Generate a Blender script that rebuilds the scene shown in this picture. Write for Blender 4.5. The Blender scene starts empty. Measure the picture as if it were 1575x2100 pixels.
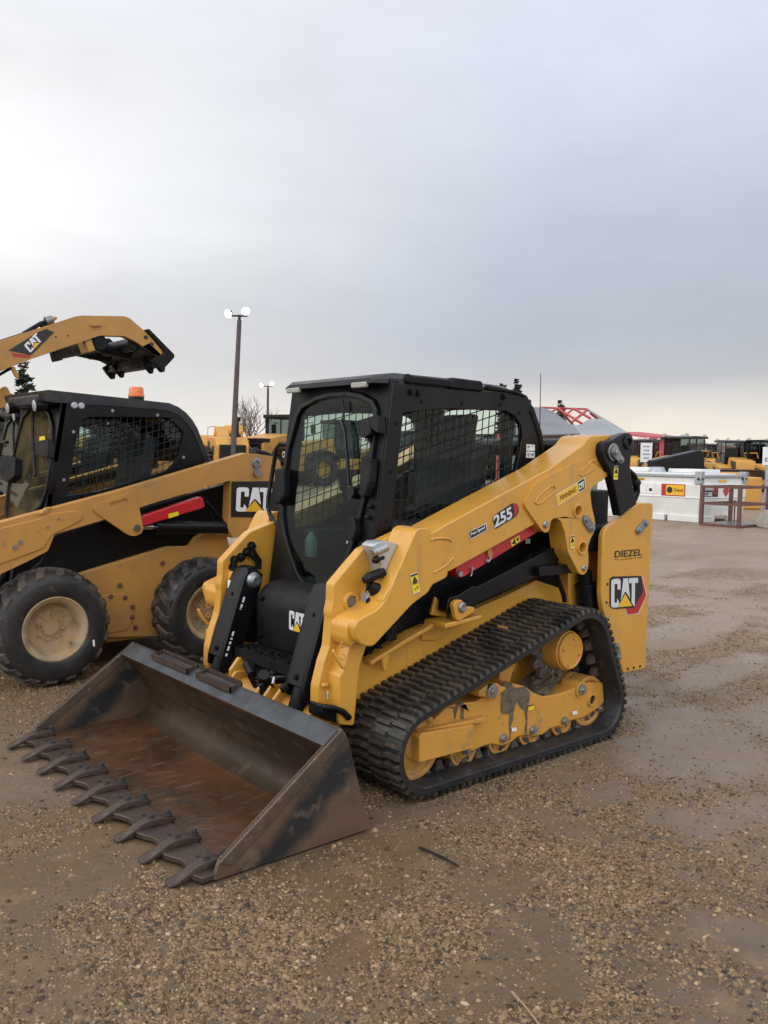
import bpy, bmesh, math, random
import numpy as np
from mathutils import Vector, Matrix
from mathutils.geometry import tessellate_polygon

S = bpy.context.scene
COL = S.collection
random.seed(4)
RNG = np.random.default_rng(7)

# ------------------------------------------------------------------ camera
cam = bpy.data.objects.new('camera', bpy.data.cameras.new('camera'))
COL.objects.link(cam)
YAW, PITCH, ROLL = 4.01045, 0.06345, -0.01946
_f = Vector((math.cos(PITCH)*math.cos(YAW), math.cos(PITCH)*math.sin(YAW), -math.sin(PITCH)))
_r = _f.cross(Vector((0, 0, 1))).normalized()
_d = _f.cross(_r)
_r2 = math.cos(ROLL)*_r + math.sin(ROLL)*_d
_d2 = -math.sin(ROLL)*_r + math.cos(ROLL)*_d
cam.matrix_world = Matrix(((_r2.x, -_d2.x, -_f.x, 1.34813), (_r2.y, -_d2.y, -_f.y, 3.65469),
                           (_r2.z, -_d2.z, -_f.z, 1.53722), (0, 0, 0, 1)))
cam.data.sensor_fit = 'HORIZONTAL'
cam.data.sensor_width = 36.0
cam.data.lens = 36.0*1765.8917/1575.0
cam.data.clip_start, cam.data.clip_end = 0.05, 2000
S.camera = cam

# ------------------------------------------------------------------ sky, sun, exposure
SUN_EL, SUN_AZ = math.radians(34), YAW+math.radians(95)      # the bright side of the overcast is on the left
W = bpy.data.worlds.new('World')
S.world = W
W.use_nodes = True
nt = W.node_tree
nt.nodes.clear()
def wn(t, **k):
    n = nt.nodes.new(t)
    for a, b in k.items(): setattr(n, a, b)
    return n
def wl(a, b): nt.links.new(a, b)
def wmath(op, a, b=None, c=None, clamp=False):
    n = wn('ShaderNodeMath', operation=op, use_clamp=clamp)
    for i, x in enumerate((a, b, c)):
        if x is None: continue
        if isinstance(x, (int, float)): n.inputs[i].default_value = x
        else: wl(x, n.inputs[i])
    return n.outputs[0]
def wdot(vec):
    n = wn('ShaderNodeVectorMath', operation='DOT_PRODUCT')
    wl(TC.outputs['Generated'], n.inputs[0]); n.inputs[1].default_value = vec
    return n.outputs['Value']
def wmix(fac, a, b):
    n = wn('ShaderNodeMix', data_type='RGBA')
    if isinstance(fac, float): n.inputs[0].default_value = fac
    else: wl(fac, n.inputs[0])
    for s, x in ((6, a), (7, b)):
        if isinstance(x, tuple): n.inputs[s].default_value = x
        else: wl(x, n.inputs[s])
    return n.outputs[2]
def wramp(fac, stops):
    n = wn('ShaderNodeValToRGB')
    while len(n.color_ramp.elements) < len(stops): n.color_ramp.elements.new(0.5)
    for e, (p, c) in zip(n.color_ramp.elements, stops): e.position = p; e.color = (*c, 1)
    n.color_ramp.interpolation = 'LINEAR'
    wl(fac, n.inputs[0])
    return n.outputs[0]
TC = wn('ShaderNodeTexCoord')
sky = wn('ShaderNodeTexSky', sky_type='NISHITA', sun_disc=False)
sky.sun_elevation = SUN_EL
sky.sun_rotation = math.pi/2-SUN_AZ
sky.air_density, sky.dust_density = 1.5, 4.0
hx = Vector((_f.x, _f.y, 0)).normalized()
el = wdot((0, 0, 1)); ahead = wdot(tuple(hx)); side = wdot((_r.x, _r.y, 0))
nz = wn('ShaderNodeTexNoise'); nz.inputs['Scale'].default_value = 2.2; nz.inputs['Detail'].default_value = 6; nz.inputs['Roughness'].default_value = .5
mp = wn('ShaderNodeMapping'); mp.inputs['Scale'].default_value = (1, 1, 3.2); mp.inputs['Rotation'].default_value = (.25, .15, 0)
wl(TC.outputs['Generated'], mp.inputs[0]); wl(mp.outputs[0], nz.inputs[0])
nval = wmath('SUBTRACT', nz.outputs[0], .5)
elw = wmath('ADD', el, wmath('MULTIPLY', nval, .12))                                   # cloud bands wave a little
right_cols = wramp(elw, [(0, (.80, .71, .58)), (.025, (.90, .83, .71)), (.055, (.80, .76, .70)), (.095, (.53, .54, .57)), (.16, (.455, .495, .565)), (.26, (.50, .545, .635)), (.42, (.68, .725, .84)), (.58, (.82, .86, .96)), (1, (.86, .89, .96))])
left_cols = wramp(elw, [(0, (.80, .77, .73)), (.05, (.79, .775, .76)), (.10, (.74, .74, .745)), (.16, (.77, .775, .79)), (.235, (.98, .98, .98)), (.30, (.97, .97, .975)), (.40, (.88, .89, .92)), (.55, (.89, .91, .96)), (1, (.86, .89, .96))])
fac = wmath('MULTIPLY_ADD', wmath('ADD', side, wmath('MULTIPLY', nval, .55)), -1.45, .34, clamp=True)
cloud = wmix(fac, right_cols, left_cols)
nz2 = wn('ShaderNodeTexNoise'); nz2.inputs['Scale'].default_value = 6.5; nz2.inputs['Detail'].default_value = 7; nz2.inputs['Roughness'].default_value = .55; nz2.inputs['Distortion'].default_value = .6
mp2 = wn('ShaderNodeMapping'); mp2.inputs['Scale'].default_value = (1, 1, 2.6); mp2.inputs['Rotation'].default_value = (.35, -.2, .4)
wl(TC.outputs['Generated'], mp2.inputs[0]); wl(mp2.outputs[0], nz2.inputs[0])
gain = wmath('MULTIPLY_ADD', nval, .30, wmath('MULTIPLY_ADD', wmath('SUBTRACT', nz2.outputs[0], .5), .15, 1.0))
spot_dir = (hx*math.cos(math.radians(26))-Vector((_r.x, _r.y, 0))*math.sin(math.radians(26)))*math.cos(math.radians(15))+Vector((0, 0, math.sin(math.radians(15))))
spot = wmath('POWER', wmath('MAXIMUM', wdot(tuple(spot_dir)), 0.0), 45.0)
gain = wmath('MULTIPLY', gain, wmath('MULTIPLY_ADD', spot, wmath('MULTIPLY_ADD', nval, .6, .10), 1.0))
behind = wmath('MULTIPLY_ADD', ahead, -.9, .25, clamp=True)                             # gain added to the unseen rear sky to brighten the yellow paint
gain = wmath('MULTIPLY', gain, wmath('MULTIPLY_ADD', behind, 1.2, 1.0))
gain = wmath('MULTIPLY', gain, 10.7)
vm = wn('ShaderNodeVectorMath', operation='SCALE'); wl(cloud, vm.inputs[0]); wl(gain, vm.inputs['Scale'])
final = wmix(.04, vm.outputs[0], sky.outputs[0])
bg = wn('ShaderNodeBackground'); bg.inputs[1].default_value = 0.1
wo = wn('ShaderNodeOutputWorld')
wl(final, bg.inputs[0]); wl(bg.outputs[0], wo.inputs[0])

sun = bpy.data.objects.new('sun', bpy.data.lights.new('sun', 'SUN'))
COL.objects.link(sun)
sun.data.energy = 0.6; sun.data.angle = math.radians(25); sun.data.color = (1, .95, .88)
sun.rotation_euler = (math.pi/2-SUN_EL, 0, SUN_AZ+math.pi/2)
S.view_settings.view_transform = 'Standard'; S.view_settings.look = 'None'
S.view_settings.exposure = 0.0; S.view_settings.gamma = 1.0
S.view_settings.use_curve_mapping = False
S.cycles.use_denoising = True
S.cycles.max_bounces = 8; S.cycles.transparent_max_bounces = 16

# ------------------------------------------------------------------ helpers
X, Y, Z = Vector((1, 0, 0)), Vector((0, 1, 0)), Vector((0, 0, 1))
XZ = (Vector(), X, Z, Y)
XY = (Vector(), X, Y, Z)
def fr(o, u, v):
    u, v = Vector(u).normalized(), Vector(v).normalized()
    return (Vector(o), u, v, u.cross(v).normalized())
FRONT = fr((-1.41, 0, 1.9), (0, 1, 0), (.133, 0, -1))
FRONT2 = fr((-.80, -2.77, 1.87), (0, 1, 0), (.155, 0, -1))

class MB:
    def __init__(s, mir=1):
        s.v, s.f, s.m, s.cur, s.mir = [], [], [], 0, mir
    def mat(s, i): s.cur = i; return s
    def add(s, vs, fs):
        o = len(s.v)
        s.v += [(p[0], p[1]*s.mir, p[2]) for p in vs]
        s.f += [tuple(i+o for i in f) for f in fs]
        s.m += [s.cur]*len(fs)
        return s
    def prism(s, poly, n0, n1, frame=XZ, holes=()):
        O, U, V, N = frame
        loops = [list(poly)]+[list(h) for h in holes]
        flat = [p for l in loops for p in l]
        n = len(flat)
        vs = [O+U*p[0]+V*p[1]+N*n0 for p in flat]+[O+U*p[0]+V*p[1]+N*n1 for p in flat]
        fs = []
        if holes:
            tri = tessellate_polygon([[Vector((p[0], p[1], 0)) for p in l] for l in loops])
            for t in tri:
                fs.append(tuple(t)); fs.append(tuple(i+n for i in reversed(t)))
        else:
            fs.append(tuple(range(n))); fs.append(tuple(range(2*n-1, n-1, -1)))
        k = 0
        for l in loops:
            m = len(l)
            for i in range(m):
                a, b = k+i, k+(i+1) % m
                fs.append((a, b, b+n, a+n))
            k += m
        return s.add(vs, fs)
    def box(s, x0, x1, y0, y1, z0, z1):
        vs = [(x, y, z) for x in (x0, x1) for y in (y0, y1) for z in (z0, z1)]
        return s.add(vs, [(0, 1, 3, 2), (4, 6, 7, 5), (0, 4, 5, 1), (2, 3, 7, 6), (0, 2, 6, 4), (1, 5, 7, 3)])
    def obox(s, c, a, b, d):
        c, a, b, d = map(Vector, (c, a, b, d))
        vs = [c+i*a+j*b+k*d for i in (-1, 1) for j in (-1, 1) for k in (-1, 1)]
        return s.add(vs, [(0, 1, 3, 2), (4, 6, 7, 5), (0, 4, 5, 1), (2, 3, 7, 6), (0, 2, 6, 4), (1, 5, 7, 3)])
    def bar(s, p0, p1, w, t, side=None):
        p0, p1 = Vector(p0), Vector(p1)
        d = (p1-p0)
        u = Vector(side) if side else (Z if abs(d.normalized().z) < .9 else X)
        b = d.cross(u).normalized(); c = b.cross(d).normalized()
        return s.obox((p0+p1)/2, d/2, b*w/2, c*t/2)
    def cyl(s, p0, p1, r0, r1=None, seg=20, rot=0.0):
        p0, p1 = Vector(p0), Vector(p1)
        r1 = r0 if r1 is None else r1
        d = (p1-p0).normalized()
        u = d.cross(Z if abs(d.z) < .9 else X).normalized(); v = d.cross(u)
        vs = []
        for p, r in ((p0, r0), (p1, r1)):
            for i in range(seg):
                a = rot+2*math.pi*i/seg
                vs.append(p+r*(math.cos(a)*u+math.sin(a)*v))
        fs = [(i, (i+1) % seg, seg+(i+1) % seg, seg+i) for i in range(seg)]
        fs += [tuple(range(seg-1, -1, -1)), tuple(range(seg, 2*seg))]
        return s.add(vs, fs)
    def lathe(s, prof, o, axis, seg=40):
        o, d = Vector(o), Vector(axis).normalized()
        u = d.cross(Z if abs(d.z) < .9 else X).normalized(); v = d.cross(u)
        n = len(prof); vs = []; fs = []
        for i in range(seg):
            a = 2*math.pi*i/seg
            e = math.cos(a)*u+math.sin(a)*v
            vs += [o+d*h+e*r for r, h in prof]
        for i in range(seg):
            j = (i+1) % seg
            for k in range(n-1):
                fs.append((i*n+k, j*n+k, j*n+k+1, i*n+k+1))
        return s.add(vs, fs)
    def tube(s, pts, r, seg=8, r1=None):
        P = [Vector(p) for p in pts]; n = len(P); vs = []; fs = []
        u = None
        for i, p in enumerate(P):
            d = (P[min(i+1, n-1)]-P[max(i-1, 0)]).normalized()
            if u is None: u = d.cross(Z if abs(d.z) < .9 else X).normalized()
            u = (u-d*u.dot(d)).normalized(); v = d.cross(u)
            rr = r if r1 is None else r+(r1-r)*i/(n-1)
            vs += [p+rr*(math.cos(2*math.pi*k/seg)*u+math.sin(2*math.pi*k/seg)*v) for k in range(seg)]
        for i in range(n-1):
            for k in range(seg):
                a, b = i*seg+k, i*seg+(k+1) % seg
                fs.append((a, b, b+seg, a+seg))
        fs += [tuple(range(seg-1, -1, -1)), tuple(range((n-1)*seg, n*seg))]
        return s.add(vs, fs)
    def poly(s, pts): return s.add([Vector(p) for p in pts], [tuple(range(len(pts)))])
    def loft(s, secs):
        n = len(secs[0]); vs = [p for q in secs for p in q]; fs = []
        for i in range(len(secs)-1):
            for k in range(n):
                a, b = i*n+k, i*n+(k+1) % n
                fs.append((a, b, b+n, a+n))
        fs += [tuple(range(n-1, -1, -1)), tuple(range((len(secs)-1)*n, len(secs)*n))]
        return s.add(vs, fs)
    def strip(s, outer, inner, n0, n1):
        for i in range(len(outer)-1):
            s.prism([outer[i], outer[i+1], inner[i+1], inner[i]], n0, n1)
        return s
    def bolt(s, p, axis, r=.014, h=.012, seg=6):
        p, axis = Vector(p), Vector(axis).normalized()
        s.cyl(p, p+axis*h*.4, r*1.45, seg=14); return s.cyl(p+axis*h*.4, p+axis*h, r, r*.92, seg=seg)
    def clusters(s):
        n = len(s.v); par = list(range(n))
        def find(i):
            while par[i] != i: par[i] = par[par[i]]; i = par[i]
            return i
        for f in s.f:
            a = find(f[0])
            for i in f[1:]: par[find(i)] = a
        groups = {}
        for k, f in enumerate(s.f): groups.setdefault(find(f[0]), []).append(k)
        G = []
        for fs in groups.values():
            P = np.array([tuple(s.v[i]) for k in fs for i in s.f[k]]); G.append([P.min(0)-.0015, P.max(0)+.0015, fs])
        if len(G) > 260: return [list(range(len(s.f)))]
        merged = True
        while merged:
            merged = False; out = []
            for g in G:
                for h in out:
                    if (g[0] <= h[1]).all() and (h[0] <= g[1]).all():
                        h[0] = np.minimum(g[0], h[0]); h[1] = np.maximum(g[1], h[1]); h[2] += g[2]; merged = True; break
                else: out.append(g)
            G = out
        return sorted((g[2] for g in G), key=lambda f: -len(f))
    def build(s, name, mats, parent=None, bevel=0.0, smooth=35, seg=2, local=False, keep=False):
        """links the geometry; pieces that do not touch become objects of their own unless keep"""
        cl = [list(range(len(s.f)))]
        if parent is not None and not keep and not name.endswith('_decal'):
            cl = s.clusters()
            if len(cl) > 40: cl = [list(range(len(s.f)))]
        return [s._build(name, c, mats, parent, bevel, smooth, seg, local) for c in cl][0]
    def _build(s, name, faces, mats, parent, bevel, smooth, seg, local):
        me = bpy.data.meshes.new(name)
        off = Vector() if (parent is None or local) else rootloc(parent)
        used = sorted({i for k in faces for i in s.f[k]}); idx = {u: i for i, u in enumerate(used)}
        me.from_pydata([tuple(Vector(s.v[i])-off) for i in used], [], [tuple(idx[i] for i in s.f[k]) for k in faces])
        me.polygons.foreach_set('material_index', [s.m[k] for k in faces])
        bm = bmesh.new(); bm.from_mesh(me)
        bmesh.ops.recalc_face_normals(bm, faces=bm.faces)
        bm.to_mesh(me); bm.free()
        for m in (mats if isinstance(mats, (list, tuple)) else [mats]): me.materials.append(m)
        if smooth:
            me.polygons.foreach_set('use_smooth', [True]*len(me.polygons))
            me.set_sharp_from_angle(angle=math.radians(smooth))
        o = bpy.data.objects.new(name, me); COL.objects.link(o)
        if parent is not None: o.parent = parent
        if bevel:
            b = o.modifiers.new('bevel', 'BEVEL'); b.width = bevel; b.segments = seg
            b.limit_method = 'ANGLE'; b.angle_limit = math.radians(38)
        return o
def rootloc(o):
    while o.parent: o = o.parent
    return o.location.copy()
def tag(o, label=None, cat=None, group=None, kind=None):
    for k, v in (('label', label), ('category', cat), ('group', group), ('kind', kind)):
        if v: o[k] = v
    return o
def thing(name, label, cat, loc=(0, 0, 0), rz=0, group=None):
    o = bpy.data.objects.new(name, None); COL.objects.link(o)
    o.empty_display_size = .2; o.location = loc; o.rotation_euler = (0, 0, rz)
    return tag(o, label, cat, group)
def copy_tree(o, parent=None, skip=()):
    c = o.copy(); COL.objects.link(c)
    if parent: c.parent = parent
    for ch in list(o.children):
        if ch.name.split('.')[0] not in skip: copy_tree(ch, c, skip)
    return c
def round_poly(pts, r=.02, n=4):
    out = []; m = len(pts)
    for i in range(m):
        p, a, b = (Vector(pts[j][:2]) for j in (i, i-1, (i+1) % m))
        da, db = a-p, b-p
        k = min(r, da.length*.45, db.length*.45)
        q0, q1 = p+da.normalized()*k, p+db.normalized()*k
        for t in range(n+1):
            t /= n
            out.append(tuple((1-t)**2*q0+2*t*(1-t)*p+t*t*q1))
    return out
def jag(pts, amp, seed, depth=3):
    rr = random.Random(seed); P = [Vector(p) for p in pts]
    for _ in range(depth):
        Q = []
        for i in range(len(P)):
            p, q = P[i], P[(i+1) % len(P)]; d = q-p
            m_ = (p+q)/2
            if len(d) == 2: m_ += Vector((-d.y, d.x))*rr.uniform(-amp, amp)
            else: m_ += Vector((-d.z, 0, d.x))*rr.uniform(-amp, amp)
            Q += [p, m_]
        P = Q
    return [tuple(p) for p in P]
def inset(pts, d):
    m = len(pts); P = [Vector(p[:2]) for p in pts]
    area = sum(P[i].x*P[(i+1) % m].y-P[(i+1) % m].x*P[i].y for i in range(m))
    sg = 1 if area > 0 else -1; out = []
    for i in range(m):
        a, b, c = P[i-1], P[i], P[(i+1) % m]
        n1 = Vector((-(b-a).y, (b-a).x)).normalized()*sg; n2 = Vector((-(c-b).y, (c-b).x)).normalized()*sg
        nn = (n1+n2); nn = nn.normalized() if nn.length > 1e-6 else n1
        out.append(tuple(b+nn*d/max(.4, nn.dot(n1))))
    return out
def grid_bars(mb, poly, frame, dirs, pitch, r, n0):
    O, U, V, N = frame
    P = [Vector(p[:2]) for p in poly]; m = len(P)
    for fam, ang in enumerate(dirs):
        d = Vector((math.cos(ang), math.sin(ang))); q = Vector((-d.y, d.x))
        lo, hi = min(p.dot(q) for p in P), max(p.dot(q) for p in P)
        k = lo+pitch*.5
        while k < hi:
            ts = []
            for i in range(m):
                a, b = P[i], P[(i+1) % m]
                da, db = a.dot(q)-k, b.dot(q)-k
                if (da < 0) != (db < 0):
                    ts.append((a+(b-a)*(da/(da-db))).dot(d))
            ts.sort()
            for a, b in zip(ts[::2], ts[1::2]):
                A, B = d*a+q*k, d*b+q*k
                nn = n0+(.5 if fam else -.5)*r
                mb.cyl(O+U*A.x+V*A.y+N*nn, O+U*B.x+V*B.y+N*nn, r, seg=5)
            k += pitch
_txt = {}
def glyphs(t, bold=0.0):
    key = (t, bold)
    if key not in _txt:
        cu = bpy.data.curves.new('t', 'FONT'); cu.body = t; cu.offset = bold; cu.resolution_u = 3
        o = bpy.data.objects.new('t', cu); COL.objects.link(o)
        bpy.context.view_layer.update()
        me = bpy.data.meshes.new_from_object(o.evaluated_get(bpy.context.evaluated_depsgraph_get()))
        vs = [tuple(v.co[:2]) for v in me.vertices]; fs = [tuple(p.vertices) for p in me.polygons]
        bpy.data.objects.remove(o); bpy.data.curves.remove(cu); bpy.data.meshes.remove(me)
        x0, x1 = min(v[0] for v in vs), max(v[0] for v in vs); y0, y1 = min(v[1] for v in vs), max(v[1] for v in vs)
        _txt[key] = ([((a-x0)/(x1-x0), (b-y0)/(y1-y0)) for a, b in vs], fs)
    return _txt[key]
def write(mb, t, p0, p1, p2, bold=.0, off=(0, 0, 0)):
    """lettering filling the parallelogram p0 (lower start), p1 (lower end), p2 (upper start)"""
    p0, p1, p2, off = map(Vector, (p0, p1, p2, off))
    vs, fs = glyphs(t, bold)
    return mb.add([p0+off+(p1-p0)*a+(p2-p0)*b for a, b in vs], fs)
CAT_C = [(.07, 0), (0, .06), (0, .94), (.07, 1), (.31, 1), (.37, .93), (.37, .62), (.245, .62), (.245, .82), (.13, .82), (.13, .17), (.23, .17), (.23, .32), (.31, .20), (.33, .06), (.28, 0)]
CAT_A = [(.38, .20), (.475, 1), (.665, 1), (.755, .27), (.66, .42), (.58, .52), (.54, .52), (.46, .38)]
CAT_T = [(.70, 1), (1.08, 1), (1.08, .82), (.955, .82), (.955, 0), (.90, 0), (.82, .14), (.82, .82), (.70, .82)]
CAT_TRI = [(.27, 0), (.85, 0), (.56, .46)]
def cat_logo(mb, p0, p1, p2, white, yellow, off=(0, 0, 0)):
    p0, p1, p2, off = map(Vector, (p0, p1, p2, off))
    P = lambda l: [p0+off+(p1-p0)*(a/1.08)+(p2-p0)*b for a, b in l]
    mb.mat(white)
    for l in (CAT_C, CAT_A, CAT_T):
        tri = tessellate_polygon([[Vector((a, b, 0)) for a, b in l]]); mb.add(P(l), [tuple(t) for t in tri])
    mb.mat(yellow).poly(P(CAT_TRI))

# ------------------------------------------------------------------ materials
def mat(name, base, rough=.5, metal=0.0, var=None, bump=None, coat=0.0, spec=.5, emit=None, rvar=0.0, streak=None):
    m = bpy.data.materials.new(name); m.use_nodes = True
    t = m.node_tree; b = t.nodes['Principled BSDF']
    b.inputs['Base Color'].default_value = (*base, 1); b.inputs['Roughness'].default_value = rough
    b.inputs['Metallic'].default_value = metal; b.inputs['Coat Weight'].default_value = coat; b.inputs['Coat Roughness'].default_value = .15
    b.inputs['Specular IOR Level'].default_value = spec
    if emit: b.inputs['Emission Color'].default_value = (*emit[0], 1); b.inputs['Emission Strength'].default_value = emit[1]
    tc = t.nodes.new('ShaderNodeTexCoord')
    def noise(scale, detail=5, rough_=.6, stretch=None):
        n = t.nodes.new('ShaderNodeTexNoise'); n.inputs['Scale'].default_value = scale; n.inputs['Detail'].default_value = detail; n.inputs['Roughness'].default_value = rough_
        if stretch:
            mp_ = t.nodes.new('ShaderNodeMapping'); mp_.inputs['Scale'].default_value = stretch
            t.links.new(tc.outputs['Object'], mp_.inputs[0]); t.links.new(mp_.outputs[0], n.inputs[0])
        else: t.links.new(tc.outputs['Object'], n.inputs[0])
        return n
    col = None
    for layer in (var or []):
        sc, c2, lo, hi = layer[:4]; st = layer[4] if len(layer) > 4 else None
        n = noise(sc, 6, .62, st if not isinstance(st, dict) else None)
        val = n.outputs[0]
        if isinstance(st, dict):                      # stain lying along a line: distance from it, frayed by the noise
            dp = t.nodes.new('ShaderNodeVectorMath'); dp.operation = 'DOT_PRODUCT'; dp.inputs[1].default_value = st['n']; t.links.new(tc.outputs['Object'], dp.inputs[0])
            m1 = t.nodes.new('ShaderNodeMath'); m1.operation = 'SUBTRACT'; t.links.new(dp.outputs['Value'], m1.inputs[0]); m1.inputs[1].default_value = st['d']
            m2 = t.nodes.new('ShaderNodeMath'); m2.operation = 'ABSOLUTE'; t.links.new(m1.outputs[0], m2.inputs[0])
            m3 = t.nodes.new('ShaderNodeMath'); m3.operation = 'SUBTRACT'; m3.inputs[0].default_value = st['w']; t.links.new(m2.outputs[0], m3.inputs[1])
            m4 = t.nodes.new('ShaderNodeMath'); m4.operation = 'MULTIPLY_ADD'; t.links.new(n.outputs[0], m4.inputs[0]); m4.inputs[1].default_value = st['a']; t.links.new(m3.outputs[0], m4.inputs[2])
            val = m4.outputs[0]
        r = t.nodes.new('ShaderNodeMapRange'); r.inputs[1].default_value = lo; r.inputs[2].default_value = hi
        t.links.new(val, r.inputs[0])
        mx = t.nodes.new('ShaderNodeMix'); mx.data_type = 'RGBA'
        t.links.new(r.outputs[0], mx.inputs[0])
        if col is None: mx.inputs[6].default_value = (*base, 1)
        else: t.links.new(col, mx.inputs[6])
        mx.inputs[7].default_value = (*c2, 1); col = mx.outputs[2]
    if col is not None: t.links.new(col, b.inputs['Base Color'])
    if rvar:
        n = noise(9, 6, .65); r = t.nodes.new('ShaderNodeMapRange'); r.inputs[1].default_value = .3; r.inputs[2].default_value = .7
        r.inputs[3].default_value = max(.04, rough-rvar); r.inputs[4].default_value = min(1, rough+rvar)
        t.links.new(n.outputs[0], r.inputs[0]); t.links.new(r.outputs[0], b.inputs['Roughness'])
    if bump:
        n = noise(bump[0], 4, .6); bp = t.nodes.new('ShaderNodeBump'); bp.inputs['Strength'].default_value = bump[1]; bp.inputs['Distance'].default_value = bump[2] if len(bump) > 2 else .01
        t.links.new(n.outputs[0], bp.inputs['Height']); t.links.new(bp.outputs[0], b.inputs['Normal'])
    return m
def glass(name, tint, gloss=.12, dust=None):
    m = bpy.data.materials.new(name); m.use_nodes = True
    t = m.node_tree; t.nodes.clear()
    o = t.nodes.new('ShaderNodeOutputMaterial'); tr = t.nodes.new('ShaderNodeBsdfTransparent'); tr.inputs[0].default_value = (*tint, 1)
    g = t.nodes.new('ShaderNodeBsdfGlossy'); g.inputs['Roughness'].default_value = .02
    lw = t.nodes.new('ShaderNodeLayerWeight'); lw.inputs[0].default_value = .5
    pw = t.nodes.new('ShaderNodeMath'); pw.operation = 'POWER'; t.links.new(lw.outputs['Facing'], pw.inputs[0]); pw.inputs[1].default_value = 4.0
    ml = t.nodes.new('ShaderNodeMath'); ml.operation = 'MULTIPLY_ADD'; t.links.new(pw.outputs[0], ml.inputs[0]); ml.inputs[1].default_value = .45; ml.inputs[2].default_value = .014
    mx = t.nodes.new('ShaderNodeMixShader'); t.links.new(ml.outputs[0], mx.inputs[0]); t.links.new(tr.outputs[0], mx.inputs[1]); t.links.new(g.outputs[0], mx.inputs[2])
    out = mx.outputs[0]
    if dust:
        df = t.nodes.new('ShaderNodeBsdfDiffuse'); df.inputs[0].default_value = (*dust[0], 1)
        n = t.nodes.new('ShaderNodeTexNoise'); n.inputs['Scale'].default_value = 3.5; n.inputs['Detail'].default_value = 7
        tc = t.nodes.new('ShaderNodeTexCoord'); t.links.new(tc.outputs['Object'], n.inputs[0])
        r = t.nodes.new('ShaderNodeMapRange'); r.inputs[1].default_value = .35; r.inputs[2].default_value = .75; r.inputs[3].default_value = dust[1]; r.inputs[4].default_value = dust[2]
        t.links.new(n.outputs[0], r.inputs[0])
        m2 = t.nodes.new('ShaderNodeMixShader'); t.links.new(r.outputs[0], m2.inputs[0]); t.links.new(out, m2.inputs[1]); t.links.new(df.outputs[0], m2.inputs[2]); out = m2.outputs[0]
    t.links.new(out, o.inputs[0])
    return m
Mt = {}
Mt['yellow'] = mat('machine_yellow', (.635, .318, .040), .38, var=[(2.2, (.585, .285, .036), .35, .7), (13, (.50, .25, .052), .58, .74), (10, (.47, .255, .07), .56, .74, (1.6, 1.6, .12)), (70, (.42, .24, .08), .66, .78)], coat=.45, rvar=.16, bump=(160, .05, .002))
Mt['yellow_mud'] = mat('mud_splashed_yellow', (.61, .30, .040), .42, var=[(2.2, (.56, .27, .05), .35, .7), (7, (.33, .205, .085), .55, .72), (32, (.21, .145, .08), .60, .72)], rvar=.16, bump=(80, .12, .003))
Mt['rim_dusty'] = mat('dusty_rim', (.43, .265, .105), .6, var=[(4, (.40, .295, .17), .34, .58), (9, (.22, .155, .095), .50, .68), (26, (.13, .09, .06), .60, .72), (50, (.10, .06, .035), .66, .74)], rvar=.12, bump=(60, .1, .003))
Mt['muddy_steel'] = mat('muddy_steel', (.105, .085, .065), .6, var=[(14, (.16, .125, .09), .45, .65), (40, (.05, .04, .035), .6, .72)], metal=.1, bump=(60, .4, .004))
Mt['wet_twig'] = mat('wet_twig', (.022, .017, .014), .6, spec=.2)
Mt['yellow_old'] = mat('weathered_yellow', (.50, .245, .050), .5, var=[(2.2, (.36, .19, .058), .40, .72), (9, (.25, .15, .07), .60, .74), (45, (.10, .05, .02), .69, .74)], rvar=.12, bump=(90, .08, .003))
Mt['yellow_far'] = mat('faded_yellow', (.60, .30, .05), .55, var=[(1.2, (.48, .23, .05), .4, .7), (6, (.25, .15, .07), .6, .75)])
Mt['black'] = mat('black_paint', (.0045, .0045, .006), .34, var=[(5, (.008, .008, .009), .4, .7), (60, (.03, .03, .03), .72, .82)], rvar=.14, bump=(120, .06, .002), spec=.27)
Mt['black_rough'] = mat('black_plastic', (.004, .004, .0045), .5, var=[(7, (.007, .007, .007), .4, .7)], rvar=.16, bump=(70, .15, .003), spec=.24)
Mt['black_top'] = mat('wet_black_roof', (.010, .011, .013), .26, var=[(6, (.020, .021, .024), .4, .7)], rvar=.14, bump=(60, .12, .004))
Mt['rubber'] = mat('track_rubber', (.010, .010, .012), .45, var=[(6, (.02, .019, .018), .4, .65), (22, (.075, .062, .05), .58, .74)], rvar=.18, bump=(40, .4, .006))
Mt['lug'] = mat('muddy_lug_rubber', (.011, .011, .011), .5, var=[(4, (.040, .036, .027), .38, .58), (11, (.072, .050, .036), .50, .62), (36, (.13, .107, .08), .60, .72)], rvar=.2, bump=(70, .4, .004))
Mt['tyre'] = mat('tyre_rubber', (.009, .009, .010), .55, var=[(5, (.034, .029, .024), .42, .66), (25, (.085, .07, .054), .60, .74)], rvar=.14, bump=(60, .12, .003))
Mt['tread'] = mat('muddy_tread', (.018, .016, .015), .7, var=[(5, (.085, .062, .045), .40, .58), (22, (.15, .12, .085), .56, .72)], rvar=.12, bump=(40, .4, .006))
Mt['bucket_in'] = mat('bucket_floor_rust', (.066, .031, .014), .32, var=[(2.2, (.030, .020, .012), .47, .66), (1.4, (.125, .050, .022), .46, .66), (6, (.14, .078, .038), .56, .72, (1, 3.5, 1)), (30, (.16, .11, .065), .66, .78)], rvar=.16, bump=(45, .25, .004))
Mt['bucket_back'] = mat('bucket_back_rust', (.030, .018, .010), .55, var=[(2.4, (.052, .033, .017), .44, .60), (9, (.08, .056, .030), .56, .70), (4, (.014, .010, .008), .54, .68, (1, .35, 2.5))], rvar=.14, bump=(40, .3, .004), spec=.3)
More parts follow.
